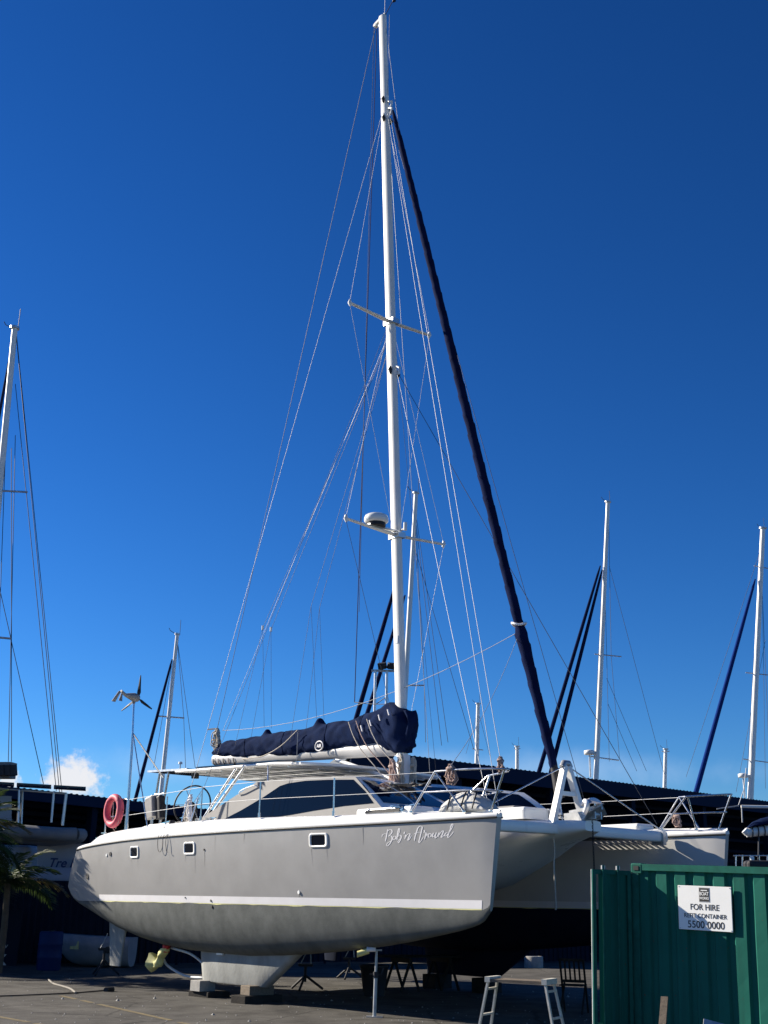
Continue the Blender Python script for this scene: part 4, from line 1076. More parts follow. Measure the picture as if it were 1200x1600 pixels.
# V topped boat stands
def boat_stand(p, label, h, m_):
    o = thing('boat_stand', label, 'boat stand', (p.x, p.y, 0), 'boat stands')
    for k in range(3):
        a = k*2.094+.3; MB().tube([(math.cos(a)*.38, math.sin(a)*.38, .02), (0, 0, h*.45)], .025, 7).build('leg', m_, o)
    MB().tube([(0, 0, h*.25), (0, 0, h*.72)], .03, 8).build('screw_post', m_, o)
    MB().poly([(-.14, 0, h*.72), (.14, 0, h*.72), (.16, 0, h*.80), (-.16, 0, h*.80)], .1, (0, 1, 0)).build('head_plate', m_, o)
    for sg in (-1, 1): MB().tube([(sg*.11, .05, h*.78), (sg*.03+.06, .05, h*1.22)], .012, 6).build('arm', GALV, o)
    return o
boat_stand(ground_pt(476, 1547), 'dark tripod boat stand with two rods between the keels', .62, DGREY)
boat_stand(ground_pt(545, 1530), 'dark tripod boat stand in the shade behind the rubbish bin', .6, DGREY)
# round rubbish bin
fp = ground_pt(584, 1556)
bn = thing('rubbish_bin', 'dark round rubbish bin standing in the shade under the catamaran', 'bin', (fp.x, fp.y, 0))
MB().loft([[Vector((r_*math.cos(t), r_*math.sin(t), z)) for t in [2*math.pi*k/20 for k in range(20)]] for z, r_ in ((0, .20), (.5, .27), (.52, .29), (.56, .29), (.56, .26), (.1, .2))], cap0=True, cap1=True).build('bin_body', DGREY, bn)
# saw horses with plank
def sawhorse(u, v, label):
    p = ground_pt(u, v); o = thing('sawhorse', label, 'sawhorse', (p.x, p.y, 0), 'sawhorses under the plank'); o.rotation_euler.z = .5
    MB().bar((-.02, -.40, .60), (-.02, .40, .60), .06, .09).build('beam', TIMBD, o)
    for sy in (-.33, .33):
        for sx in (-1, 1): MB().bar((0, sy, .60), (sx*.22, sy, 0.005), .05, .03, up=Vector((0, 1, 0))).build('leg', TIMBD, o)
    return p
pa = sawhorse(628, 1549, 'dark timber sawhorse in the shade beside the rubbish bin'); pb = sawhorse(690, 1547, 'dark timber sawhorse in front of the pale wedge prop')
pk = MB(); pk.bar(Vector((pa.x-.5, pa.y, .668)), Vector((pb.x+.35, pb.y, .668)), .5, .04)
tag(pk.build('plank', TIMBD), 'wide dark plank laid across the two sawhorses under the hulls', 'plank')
p = ground_pt(676, 1538)
wg = MB(); wg.add([(p.x-.12, p.y, .0), (p.x+.16, p.y, 0), (p.x-.12, p.y, .55), (p.x-.12, p.y+.1, .0), (p.x+.16, p.y+.1, 0), (p.x-.12, p.y+.1, .55)], [(0, 1, 2), (5, 4, 3), (0, 3, 4, 1), (1, 4, 5, 2), (2, 5, 3, 0)])
tag(wg.build('wedge_prop', CONC), 'pale triangular wedge standing behind the second sawhorse', 'wedge')
# low work platform: a plank deck on two splayed ladder legs
wp = thing('work_platform', 'low folding work platform with pale splayed ladder legs standing before the bows', 'platform', (1.84, 16.05, 0)); wp.rotation_euler.z = R_(-28)
PH, PLn, PW = .78, .80, .36
for k in range(3): MB().box((0, -PW/2+.06+.12*k, PH), (PLn, .112, .035)).build('deck_board', TIMB, wp)
for ex_ in (-1, 1):
    lg = empty('leg_frame'); lg.parent = wp
    for sy in (-1, 1):
        MB().bar((ex_*(PLn/2-.02), sy*(PW/2-.03), PH-.0), (ex_*(PLn/2+.14), sy*(PW/2+.03), 0.0), .024, .046, up=Vector((0, 1, 0))).build('stile', LADW, lg)
    for t in (.13, .52, .85):
        x = ex_*(PLn/2-.02+.16*t); MB().bar((x, -PW/2+.01, PH*(1-t)), (x, PW/2-.01, PH*(1-t)), .036, .024).build('rung', LADW, lg)
    MB().box((ex_*(PLn/2-.02), 0, PH+.012), (.07, PW+.02, .065)).build('end_cap', LADW, lg)
# folding chair in the shade
fp = ground_pt(897, 1583)
ch = thing('folding_chair', 'dark slatted folding chair in the shade next to the green container', 'chair', (fp.x, fp.y, 0)); ch.rotation_euler.z = R_(-20)
for sx in (-.2, .2):
    MB().bar((sx, .22, 0.0), (sx, -.10, .85), .03, .035).build('back_leg', TIMBD, ch); MB().bar((sx*.9, -.24, 0.0), (sx*.9, .16, .46), .03, .035).build('front_leg', TIMBD, ch)
for k in range(4): MB().bar((-.12+.08*k, -.015, .52), (-.12+.08*k, -.095, .82), .03, .014).build('back_slat', TIMBD, ch)
for k in range(2): MB().bar((-.2, -.0-.10*k, .5+.34*k), (.2, -.0-.10*k, .5+.34*k), .02, .045).build('back_rail', TIMBD, ch)
for k in range(5): MB().bar((-.2, -.18+.085*k, .44), (.2, -.18+.085*k, .44), .065, .018).build('seat_slat', TIMBD, ch)
# concrete ring far under the hulls
fp = ground_pt(834, 1512)
cr = MB(); cr.loft([[Vector((fp.x+r_*math.cos(t), fp.y+r_*math.sin(t), z)) for t in [2*math.pi*k/24 for k in range(24)]] for z, r_ in ((0, .28), (.30, .28), (.32, .26), (.32, .16), (.05, .16))], cap0=True, cap1=True)
tag(cr.build('concrete_ring', CONC), 'squat pale round concrete block seen beyond the hulls', 'block')

# ================================================================== container
bt_ = R_(42); tl_ = .03
ex = Vector((math.cos(bt_), -math.sin(bt_), 0)); ey = Vector((math.sin(bt_), math.cos(bt_), 0)); ez = Vector((0, 0, 1))
ex2 = ex*math.cos(tl_)-ez*math.sin(tl_); ez2 = ez*math.cos(tl_)+ex*math.sin(tl_)
CH = at(985, 1349, 17.0); HT = 2.22
CM = frame_mat(CH-ez2*HT, ex2, ey, ez2)
ct = thing('shipping_container', 'green corrugated shipping container with a white hire sign and one door leaf ajar', 'container', mat4=CM)
CLEN, CDEP = 6.06, 2.2
def corr(n, x0, pitch=.278, d=.036):
    out = []; x = x0
    for k in range(n):
        out += [(x, 0), (x+.150, 0), (x+.178, d), (x+.250, d)]; x += pitch
    out.append((x, 0)); return out
pf = corr(21, .10)
mb = MB(); mb.loft([[Vector((x, .03+d, z)) for x, d in pf] for z in np.linspace(.12, HT-.085, 14)], closed=False, smooth=False); mb.v = [(x, y+.010*noise.noise(Vector((x*1.1, z*.9, 4)))+.004*noise.noise(Vector((x*6, z*5, 1))), z) for x, y, z in mb.v]; mb.build('side_wall', GREEN, ct)
MB().box((CLEN/2, .03, HT-.045), (CLEN-.2, .06, .085)).build('top_rail', GREEN2, ct)
MB().box((CLEN/2, .03, .07), (CLEN-.2, .06, .13)).build('bottom_rail', GREEN2, ct)
for x in (.06, CLEN-.06):
    for y in (.06, CDEP-.06): MB().box((x, y, HT/2), (.12, .12, HT-.26)).build('corner_post', GREEN2, ct)
for x in (.09, CLEN-.09):
    for y in (.08, CDEP-.08):
        for z in (.065, HT-.06):
            mb = MB(); rounded_box(mb, (x, y, z), (.18, .17, .13), .02); mb.build('corner_casting', GREEN2, ct)
            MB().box((x, y-.088 if y < 1 else y+.088, z), (.075, .01, .055)).build('casting_slot', BLACK, ct)
mb = MB(); mb.loft([[Vector((x, y, HT-.012-d*.4)) for x, d in pf] for y in (.07, CDEP-.07)], closed=False, smooth=False); mb.build('roof', mat('pale_worn_roof', (.45, .46, .44), .6, var=.2, scale=3), ct)
mb = MB(); mb.loft([[Vector((x, CDEP-.05, z)) for x, d in pf] for z in (.1, HT-.08)], closed=False, smooth=False); mb.build('back_wall', GREEN, ct)
MB().box((CLEN-.04, CDEP/2, HT/2), (.05, CDEP-.26, HT-.2)).build('end_wall', GREEN, ct)
MB().box((CLEN/2, CDEP/2, .13), (CLEN-.2, CDEP-.2, .03)).build('floor', TIMBD, ct)
# header, sill and second, closed leaf of the door end
MB().box((.05, CDEP/2, HT-.06), (.08, CDEP-.35, .1)).build('door_header', GREEN2, ct)
MB().box((.05, CDEP/2, .06), (.08, CDEP-.35, .1)).build('door_sill', GREEN2, ct)
# the leaf standing open
h0 = Vector((0.0, -.02, 0)); h1 = Vector((-.31, -.50, 0)); dd = (h1-h0).normalized(); dl = (h1-h0).length; dn = Vector((-dd.y, dd.x, 0))
dr = empty('door', ); dr.parent = ct
dr.matrix_local = frame_mat(h0+Vector((0, 0, .12)), dd, dn, Vector((0, 0, 1)))
DH = HT-.22
mb = MB(); mb.loft([[Vector((.05+.06*k, -.012 if k % 4 in (0, 3) else .012, z)) for k in range(8)] for z in (.05, DH-.05)], closed=False, smooth=False); mb.build('door_skin', GREEN, dr)
for x in (.025, dl-.025): MB().box((x, 0, DH/2), (.05, .055, DH)).build('door_edge', GREEN2, dr)
for z in (.03, DH-.03): MB().box((dl/2, 0, z), (dl-.1, .05, .06)).build('door_rail', GREEN2, dr)
for x in (.2, .42):
    for sg in (-1, 1):
        pass
    MB().tube([(x, .045, -.03), (x, .045, DH+.06)], .016, 8).build('locking_bar', GREEN2, dr)
    MB().box((x, .04, DH+.03), (.05, .03, .05)).build('locking_cam', GALV, dr)
for z in (.3, DH/2, DH-.3): MB().tube([(-.01, -.02, z-.06), (-.01, -.02, z+.06)], .022, 8).build('hinge', GREEN2, dr)
MB().tube([(dl+.002, .0, 0.02), (dl+.002, .0, DH)], .009, 6).build('lit_edge_strip', mat('sunlit_edge_white', (.6, .62, .6), .6, var=.2, scale=8), dr)  # sunlit rim of the open leaf, put in as a pale strip
# sign
SM = CM @ frame_mat(Vector((1.094, .0, HT-.539)), Vector((1, 0, 0)), Vector((0, 0, 1)), Vector((0, -1, 0)))
sg_ = thing('hire_sign', 'white rectangular sign reading FOR HIRE REFIT CONTAINER on the green container', 'sign', mat4=SM)
rounded_box(MB(), (0, 0, .004), (.76, .552, .012), .003).build('board', SIGNW, sg_)
def st(n_, body, size, x, y, m_, sx=1, bold=0): return text_obj(n_, body, size, m_, sg_, Matrix.Translation((x, y, .012)), extrude=.0006, sx=sx, bold=bold)
st('lettering', 'FOR HIRE', .105, .0, .008, INK, .93, .0008); st('lettering', 'REFIT CONTAINER', .080, .005, -.100, INK, .90, .0003); st('lettering', '5500 0000', .125, .01, -.210, INK, .98, .001)
MB().box((0, .168, .0118), (.15, .180, .003)).build('logo_border', mat('logo_grey', (.35, .35, .34), .5), sg_)
MB().box((0, .168, .0138), (.132, .162, .003)).build('logo_square', INK, sg_)
t1 = st('logo_lettering', 'BOAT', .062, 0, .178, SIGNW, .80, .001); t1.location.z = .0162
t2 = st('logo_lettering', 'WORKS', .046, 0, .122, SIGNW, .80, .0008); t2.location.z = .0162
MB().box((0, .222, .0162), (.09, .012, .001)).build('logo_bar', SIGNW, sg_)
for sx in (-.36, .36):
    for sy in (-.26, .26): MB().tube([(sx, sy, .008), (sx, sy, .014)], .006, 8).build('screw', GALV, sg_)
# boards leaning at the container
q = MB(); p = at(1040, 1592, 15.9); q.bar((p.x-.1, p.y-.05, .0), (p.x+.06, p.y+.25, .62), .09, .03)
tag(q.build('timber_offcut', TIMB), 'short weathered timber offcut leaning on the dark side of the container', 'timber')
p = at(1130, 1592, 14.6); q = MB(); q.box((p.x, p.y, .22), (.52, .02, .46), Matrix.Rotation(R_(-20), 3, 'X') @ Matrix.Rotation(R_(14), 3, 'Y'))
tag(q.build('metal_sheet', GALV), 'flat grey metal sheet leaning at the foot of the container below the sign', 'sheet')

# ================================================================== sheds and fence
def shed(label, A, B, z0, drop, depth, fascia=.55, overhang=.8, group='sheds behind the yard'):
    A = Vector(A); B = Vector(B); e = (B-A).normalized(); aw = Vector((-e.y, e.x, 0)); L = (B-A).length
    M = frame_mat(A, e, aw, Vector((0, 0, 1))); o = thing('shed', label, 'shed', mat4=M, group=group)
    n = int(L/.9)
    # roof sheets
    rb = MB(); prof = []
    for k in range(int(L/.25)): prof += [(k*.25, 0), (k*.25+.12, 0), (k*.25+.15, .03), (k*.25+.22, .03)]
    rb.loft([[Vector((x, y, z+h_)) for x, h_ in prof] for y, z in ((-.05, z0), (depth+.4, z0-drop))], closed=False, smooth=False); rb.build('roof', SHEDR, o)
    MB().box((L/2, -.06, z0-fascia/2), (L, .08, fascia)).build('fascia', SHEDR, o)
    for x in (0, L): MB().bar((x, -.05, z0-.12), (x, depth+.4, z0-drop-.12), .08, .3).build('barge_board', mat('grey_barge', (.16, .19, .23), .6), o)
    for k in range(6): MB().bar((0.1, overhang*0+.3+k*(depth-.4)/5, z0-.12-drop*(.3+k*(depth-.4)/5)/depth), (L-.1, .3+k*(depth-.4)/5, z0-.12-drop*(.3+k*(depth-.4)/5)/depth), .08, .14).build('purlin', SHEDW, o)
    m_ = int(L/5)
    for k in range(m_+1): MB().box((.2+(L-.4)*k/m_, .25, (z0-fascia)/2), (.25, .25, z0-fascia)).build('column', SHEDW, o)
    wl = MB(); prof = []
    for k in range(int(L/.3)): prof += [(k*.3, 0), (k*.3+.2, 0), (k*.3+.22, .03), (k*.3+.28, .03)]
    wl.loft([[Vector((x, depth-d, z)) for x, d in prof] for z in (0, z0-drop-.02)], closed=False, smooth=False); wl.build('back_wall', SHEDW, o)
    for x in (.05, L-.05): MB().poly([(x, .5, 0), (x, depth, 0), (x, depth, z0-drop-.05), (x, .5, z0-.1)]).build('end_wall', SHEDW, o)
    return o
shed('long dark navy steel shed with deep fascia behind the catamaran bows', (-1.0, 40.0, 0), (30.0, 67.3, 0), 6.62, 2.4, 5.0)
shed('lower dark shed behind the palms and the shaded yacht', (-16.0, 30.6+1.2, 0), (-6.3, 46.6, 0), 5.0, 1.0, 5.0, fascia=.35)
# steel fence
fn = thing('steel_fence', 'dark ribbed steel fence running behind the boats', 'fence')
def fence_run(a, b):
    a = Vector(a); b = Vector(b); d = b-a; L = d.length; n = max(1, round(L/2.4)); d.normalize(); nr = Vector((d.y, -d.x, 0))
    for k in range(n):
        p0 = a+d*(L*k/n); w = L/n; pr = []
        x = .04
        while x < w-.18: pr += [(x, 0), (x+.10, 0), (x+.115, .03), (x+.165, .03)]; x += .18
        pr.append((w-.04, 0))
        MB().loft([[p0+d*xx+nr*dd_+Vector((0, 0, z)) for xx, dd_ in pr] for z in (.05, 2.1)], closed=False, smooth=False).build('fence_panel', FENCE, fn)
        MB().bar(p0+Vector((0, 0, 0)), p0+Vector((0, 0, 2.16)), .07, .07).build('fence_post', FENCE, fn)
        MB().bar(p0+Vector((0, 0, 2.115)), p0+d*w+Vector((0, 0, 2.115)), .05, .05).build('fence_rail', FENCE, fn)
fence_run((-20, 31.6, 0), (-7.5, 33.8, 0)); fence_run((-7.5, 33.8, 0), (-1.5, 37.5, 0)); fence_run((-1.5, 37.5, 0), (18, 47, 0))
# banner with letters at the far left
bp_ = at(2, 1490, 31.0)
bnr = thing('dark_banner', 'dark banner with cut off pale letters in front of the steel fence', 'banner', (bp_.x, bp_.y, 0))
MB().box((-.9, 0, .75), (2.6, .03, 1.3)).build('board', FENCE, bnr)
LET = mat('dull_white_letter', (.42, .43, .42), .7, var=.1)
mleft = lambda x, z: frame_mat(Vector((x, -.02, z)), Vector((1, 0, 0)), Vector((0, 0, 1)), Vector((0, -1, 0)))
pz = at(12, 1478, 31.0); text_obj('lettering', 'ow', .17, LET, bnr, mleft(pz.x-bp_.x, pz.z-.0), align='RIGHT', shear=.2)
pz = at(9, 1497, 31.0); text_obj('lettering', 'k', .5, LET, bnr, mleft(pz.x-bp_.x, pz.z), align='RIGHT', bold=.012)
# blue drum
fp = ground_pt(75, 1516)
dm = thing('blue_drum', 'blue plastic drum standing in the shade by the steel fence', 'drum', (fp.x, fp.y, 0))
MB().loft([[Vector((r_*math.cos(t), r_*math.sin(t), z)) for t in [2*math.pi*k/22 for k in range(22)]] for z, r_ in ((0, .27), (.03, .29), (.28, .29), (.30, .305), (.33, .29), (.58, .29), (.60, .305), (.63, .29), (.86, .29), (.9, .26))], cap0=True, cap1=True).build('drum_body', BLUED, dm)
for y in (-.12, .12): MB().tube([(0, y, .89), (0, y, .93)], .035, 9).build('bung', BLACK, dm)
# moulded dinghy in the shade
def small_hull(mb, L, Bm, D, rake=.25, n=11):
    rings = []
    for i in range(n):
        t = i/(n-1); x = L*t; w = Bm/2*(.82+.18*math.sin(math.pi*min(1, t*1.3)))*(1-max(0, (t-.45)/.55)**2.4*.97); zb = D*.9*max(0, (t-.5)/.5)**3
        rr = []
        for k in range(13):
            a = math.pi*k/12; rr.append(Vector((x+rake*(1-abs(math.sin(a)))*t, -w*math.copysign(abs(math.cos(a))**.6, math.cos(a)), zb+(D+.1*t*t-zb)*(1-math.sin(a)**.8))))
        rings.append(rr)
    mb.loft(rings, closed=True, cap0=True, cap1=True); return mb
fp = ground_pt(205, 1512)
dg = thing('white_dinghy', 'small white moulded dinghy on the ground in shade behind the catamaran rudder', 'dinghy', (fp.x, fp.y, .02)); dg.rotation_euler.z = R_(176)
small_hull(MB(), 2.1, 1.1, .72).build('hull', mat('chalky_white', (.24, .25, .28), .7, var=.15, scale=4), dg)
MB().tube([(.5, .54, .42), (.5, .60, .42)], .085, 14).build('port', BLACK, dg)
MB().bar((1.3, .50, .52), (1.55, .40, .52), .02, .20).build('patch', YEL, dg)
boat_stand(ground_pt(160, 1524), 'dark tripod boat stand beside the white dinghy', .75, DGREY)
# cable and rope on the ground
q = MB(); q.tube(spline([ground_pt(-20, 1557, .015), ground_pt(60, 1554, .015), ground_pt(120, 1551, .015), ground_pt(168, 1547, .015)], 6), .012, 6); q.tube([ground_pt(165, 1547, .03), ground_pt(176, 1546, .03)], .05, 8)
tag(q.build('power_cable', DGREY), 'black power cable lying across the open asphalt', 'cable')
q = MB(); q.tube(spline([ground_pt(76, 1531, .02), ground_pt(84, 1537, .02), ground_pt(98, 1541, .02), ground_pt(110, 1545, .02), ground_pt(118, 1551, .02)], 6), .02, 6)
tag(q.build('pale_rope_end', mat('dusty_rope', (.24, .22, .19), .95, var=.2, scale=30)), 'pale rope end lying on the asphalt near the shadow edge', 'rope')
# grit and litter on the asphalt
gr = MB(); rnd = random.Random(5)
for k in range(420):
    u, v = rnd.uniform(-60, 1000), rnd.uniform(1525, 1640); p = ground_pt(u, v); s_ = rnd.uniform(.006, .022)*(1 if rnd.random() < .93 else 2.2)
    vs = [p+Vector((s_*rnd.uniform(.6, 1)*math.cos(a), s_*rnd.uniform(.6, 1)*math.sin(a), 0)) for a in (0, 1.6, 3.1, 4.7)]+[p+Vector((0, 0, s_*.8))]
    gr.add(vs, [(0, 1, 4), (1, 2, 4), (2, 3, 4), (3, 0, 4)])
tag(gr.build('grit', CONC), 'loose grit and small stones scattered over the asphalt', 'grit', kind='stuff')

# ================================================================== palms
def frond_mesh(L, n, seed, m_):
    rnd = random.Random(seed); mb = MB(); sp = []
    for i in range(n+1):
        t = i/n; sp.append(Vector((L*(t-.12*t*t*t), 0, L*(.42*t-.62*t*t))))
    mb.tube(sp, [.014*(1-.85*i/n) for i in range(n+1)], 4)
    for i in range(2, n+1):
        t = i/n; ll = .42*math.sin(math.pi*min(1, .12+.82*t))**.7*rnd.uniform(.85, 1.1)
        for sg in (-1, 1):
            b = sp[i]; dr_ = Vector((.55+.3*t, sg*.85, -.18+rnd.uniform(-.12, .12))).normalized(); w = Vector((1, 0, .2)).normalized()*.016
            e = b+dr_*ll+Vector((0, 0, -.25*ll)); mid = b+dr_*ll*.55+Vector((0, 0, -.03))
            mb.add([b-w*.5, b+w*.5, mid+w, mid-w, e], [(0, 1, 2, 3), (3, 2, 4)])
    return mb
def palm(loc, h, L, nf, label, seed):
    rnd = random.Random(seed); o = thing('palm', label, 'palm', loc, 'palms by the fence')
    MB().tube([(0, 0, 0), (.03, .02, h*.5), (0, 0, h)], [.10, .08, .07], 9).build('trunk', TRUNK, o)
    proto = [frond_mesh(L, 30, seed+k, FROND).build('frond', FROND2 if k == 0 else FROND, o, fix=False) for k in range(3)]
    for k in range(nf):
        f_ = proto[k] if k < 3 else proto[1+rnd.randrange(2)].copy()
        if k >= 3: COL.objects.link(f_); f_.parent = o
        f_.location = (0, 0, h); f_.rotation_euler = (rnd.uniform(-.3, .3), rnd.uniform(-1.0, .35), k*2.399+rnd.uniform(-.2, .2)); s_ = rnd.uniform(.8, 1.15); f_.scale = (s_, s_, s_)
palm((-9.75, 28.9, 0), 3.05, 1.7, 34, 'taller clumping palm with arching fronds in front of the shaded yacht', 3)
palm((-8.85, 29.8, 0), 2.0, 1.4, 26, 'small low palm close to the catamaran stern', 14)
palm((-10.4, 29.4, 0), 2.2, 1.7, 30, 'leafy palm at the edge of the yard left of the blue drum', 25)
palm((-11.4, 30.3, 0), 3.9, 1.9, 30, 'tallest palm of the clump, furthest from the catamaran', 36)

# ================================================================== yachts behind
def px_line(o, pts, r, m_, name_):
    inv = o.matrix_world.inverted(); MB().tube([inv @ p for p in pts], r, 5).build(name_, m_, o)
def yacht(label, Y, top, low, mr, heading, spreaders=(), furls=(), wires=(), radar=None, hullL=11, head=True, hcol=GEL, base_z=2.6, gname='yachts with masts behind the sheds', m_=MASTW, cabin=True, mtop=None):
    pt, pl_ = at(*top, Y), at(*low, Y); d = (pt-pl_).normalized(); base = pl_-d*((pl_.z-base_z)/d.z)
    M = Matrix.Translation((base.x, base.y, 0)) @ Matrix.Rotation(heading, 4, 'Z')
    o = thing('yacht', label, 'yacht', mat4=M, group=gname); bpy.context.view_layer.update(); inv = M.inverted()
    mb = MB(); rings = []
    for i in range(13):
        t = i/12; x = -hullL*.55+hullL*t; w = 1.7*(.72+.28*math.sin(math.pi*min(1, .25+t)))*(1-max(0, (t-.5)/.5)**2.2*.98); zt = 2.45+.5*t*t; zb = 1.15+.9*abs(2*t-1)**3
        rr = []
        for k in range(11):
            a = math.pi*k/10; rr.append(Vector((x, -w*math.copysign(abs(math.cos(a))**.7, math.cos(a)), zb+(zt-zb)*(1-math.sin(a)**.9))))
        rings.append(rr)
    mb.loft(rings, closed=True, cap0=True, cap1=True); mb.build('hull', hcol, o)
    MB().loft([[Vector((xa+(xf-xa)*(math.cos(t)+1)/2, .12*math.sin(t), z)) for t in [2*math.pi*k/10 for k in range(10)]] for z, xa, xf in ((1.4, -1.4, 1.0), (.15, -1.1, .5))], cap1=True).build('keel', ANTI, o)
    rounded_box(MB(), (-.4, 0, 2.75), (4.2, 2.0, .7), .2).build('coachroof', hcol, o)
    P = inv @ base; T = inv @ pt
    MB().tube([P-Vector((0, 0, .1)), P.lerp(T, .5), T], [mr*1.05, mr, mr*.85], 10).build('mast', m_, o)
    if head:
        MB().tube([T, T+Vector((0, 0, .08))], mr*1.4, 8).build('masthead', ALU, o)
        MB().tube([T+Vector((-.12, 0, 0)), T+Vector((-.12, 0, .75))], .012, 5).build('aerial', DWIRE, o)
        MB().tube([T, T+Vector((.35, 0, .18)), T+Vector((.42, 0, .3))], .015, 5).build('wind_vane', DWIRE, o)
    for (u1, v1), (u2, v2) in spreaders: px_line(o, [at(u1, v1, Y), at(u2, v2, Y)], .035, ALU, 'spreader')
    for (u1, v1, dy1), (u2, v2, dy2), r, mm in furls:
        a = at(u1, v1, Y+dy1); b = at(u2, v2, Y+dy2); b = a+(b-a)*((a.z-base_z)/max(.1, a.z-b.z))
        MB().tube([inv @ a.lerp(b, t) for t in (0, .03, .2, .5, .8, .97, 1)], [r*.3, r*.6, r*.85, r, r*1.1, r*1.1, r*.4], 7).build('furled_headsail', mm, o)
    for (u1, v1), (u2, v2) in wires: px_line(o, [at(u1, v1, Y), at(u2, v2, Y)], .012, DWIRE, 'stay')
    if radar:
        c = inv @ at(*radar, Y); MB().tube([c-Vector((0, 0, .12)), c+Vector((0, 0, -.1)), c+Vector((0, 0, .1)), c+Vector((0, 0, .14))], [.2, .3, .3, .15], 14).build('radar_dome', GEL, o)
        MB().tube([c-Vector((0, 0, .15)), c-Vector((0, 0, .12))+Vector((0, 0, -1.2))], .05, 6).build('radar_pole', ALU, o)
    return o
HL = math.pi
yacht('yacht whose mast rises right behind the catamaran mast', 53, (650, 771), (634, 1062), .12, R_(200), spreaders=[((632, 1071), (663, 1071))],
      furls=[((628, 880, 0), (556, 1124, -1), .11, NAVY2), ((633, 930, 0), (577, 1105, -2), .10, NAVY2)], wires=[((648, 790), (700, 1160)), ((648, 790), (663, 1071)), ((663, 1071), (665, 1160)), ((646, 850), (740, 1170)), ((648, 800), (690, 1165))])
yacht('yacht with twin dark furled sails and a radar on a pole behind the long shed', 66, (950, 785), (932, 1198), .14, R_(195), spreaders=[((929, 1022), (971, 1026)), ((922, 1182), (967, 1188))],
      furls=[((938, 884, 0), (848, 1186, -1), .115, NAVY2), ((941, 890, 0), (868, 1178, -1), .115, NAVY2)], wires=[((952, 885), (1038, 1210)), ((951, 800), (955, 1025)), ((955, 1025), (968, 1186)), ((948, 1060), (1010, 1205)), ((950, 1100), (995, 1205)), ((941, 900), (928, 1190)), ((945, 900), (952, 1190))], radar=(921, 1176))
yacht('yacht with a bright blue furled headsail behind the far end of the long shed', 74, (1192, 826), (1173, 1232), .185, R_(195), spreaders=[((1165, 1051), (1212, 1056)), ((1161, 1186), (1205, 1192)), ((1178, 884), (1210, 890))],
      furls=[((1180, 905, 0), (1093, 1218, -1), .15, BLUEC)], wires=[((1188, 860), (1072, 1214)), ((1190, 835), (1196, 1232)), ((1186, 900), (1166, 1230)), ((1196, 1000), (1150, 1238)), ((1190, 900), (1204, 1235))], radar=(1161, 1212))
yacht('slim masted yacht behind the lower dark shed near the wind turbine', 56, (277, 992), (255, 1205), .10, R_(200), spreaders=[((248, 1119), (288, 1122))],
      furls=[((269, 1030, 0), (214, 1240, 0), .085, NAVY2)], wires=[((277, 1000), (287, 1120)), ((287, 1120), (290, 1200)), ((277, 1000), (305, 1200)), ((268, 1040), (240, 1200))])
yacht('distant yacht with a short pale mast top showing over the long shed', 88, (747, 1100), (745, 1182), .16, R_(190), spreaders=[((738, 1170), (755, 1172))], wires=[((747, 1110), (765, 1180)), ((747, 1110), (728, 1178))])
yacht('distant yacht with just a stubby masthead over the shed beside the furled sail', 92, (808, 1167), (808, 1188), .16, R_(190), spreaders=[((803, 1170), (813, 1170))])
yacht('distant yacht with a stubby masthead over the far shed roof', 92, (1040, 1171), (1039, 1212), .16, R_(190), spreaders=[((1034, 1174), (1046, 1174))])
# floodlight tower
fb = at(594, 1108, 47); ft = at(594, 1048, 47)
fl = thing('floodlight_tower', 'twin pole floodlight tower standing behind the catamaran boom', 'floodlight', (fb.x, fb.y, 0))
for dx in (-.22, .24): MB().tube([(dx, 0, 0), (dx, 0, ft.z)], .055, 8).build('pole', ALU, fl)
for k in range(7): MB().tube([(-.22, 0, 5+.7*k), (.24, 0, 5.35+.7*k)], .02, 5).build('brace', GALV, fl)
MB().box((.12, 0, ft.z), (1.0, .08, .08)).build('cross_arm', GALV, fl)
for dx in (.05, .42):
    MB().box((dx, -.1, ft.z+.18), (.32, .16, .24), Matrix.Rotation(R_(25 if dx > .2 else -25), 3, 'Z') @ Matrix.Rotation(R_(25), 3, 'X')).build('lamp_head', DGREY, fl)

# the shaded yacht at the left with solar arch and tender
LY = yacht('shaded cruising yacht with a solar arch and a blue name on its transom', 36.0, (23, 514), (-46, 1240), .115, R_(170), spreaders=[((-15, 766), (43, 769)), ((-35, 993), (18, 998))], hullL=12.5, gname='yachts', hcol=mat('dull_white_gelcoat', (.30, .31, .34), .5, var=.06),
      furls=[((18, 545, 0), (-110, 1230, 2), .07, NAVY2)], wires=[((25, 520), (93, 1238)), ((26, 525), (97, 1240)), ((24, 600), (88, 1236)), ((18, 700), (18, 1190)), ((24, 680), (13, 1190)), ((-5, 900), (68, 1225)), ((8, 720), (-10, 1230))])
LI = LY.matrix_world.inverted()
def LP(u, v, Y): return LI @ at(u, v, Y)
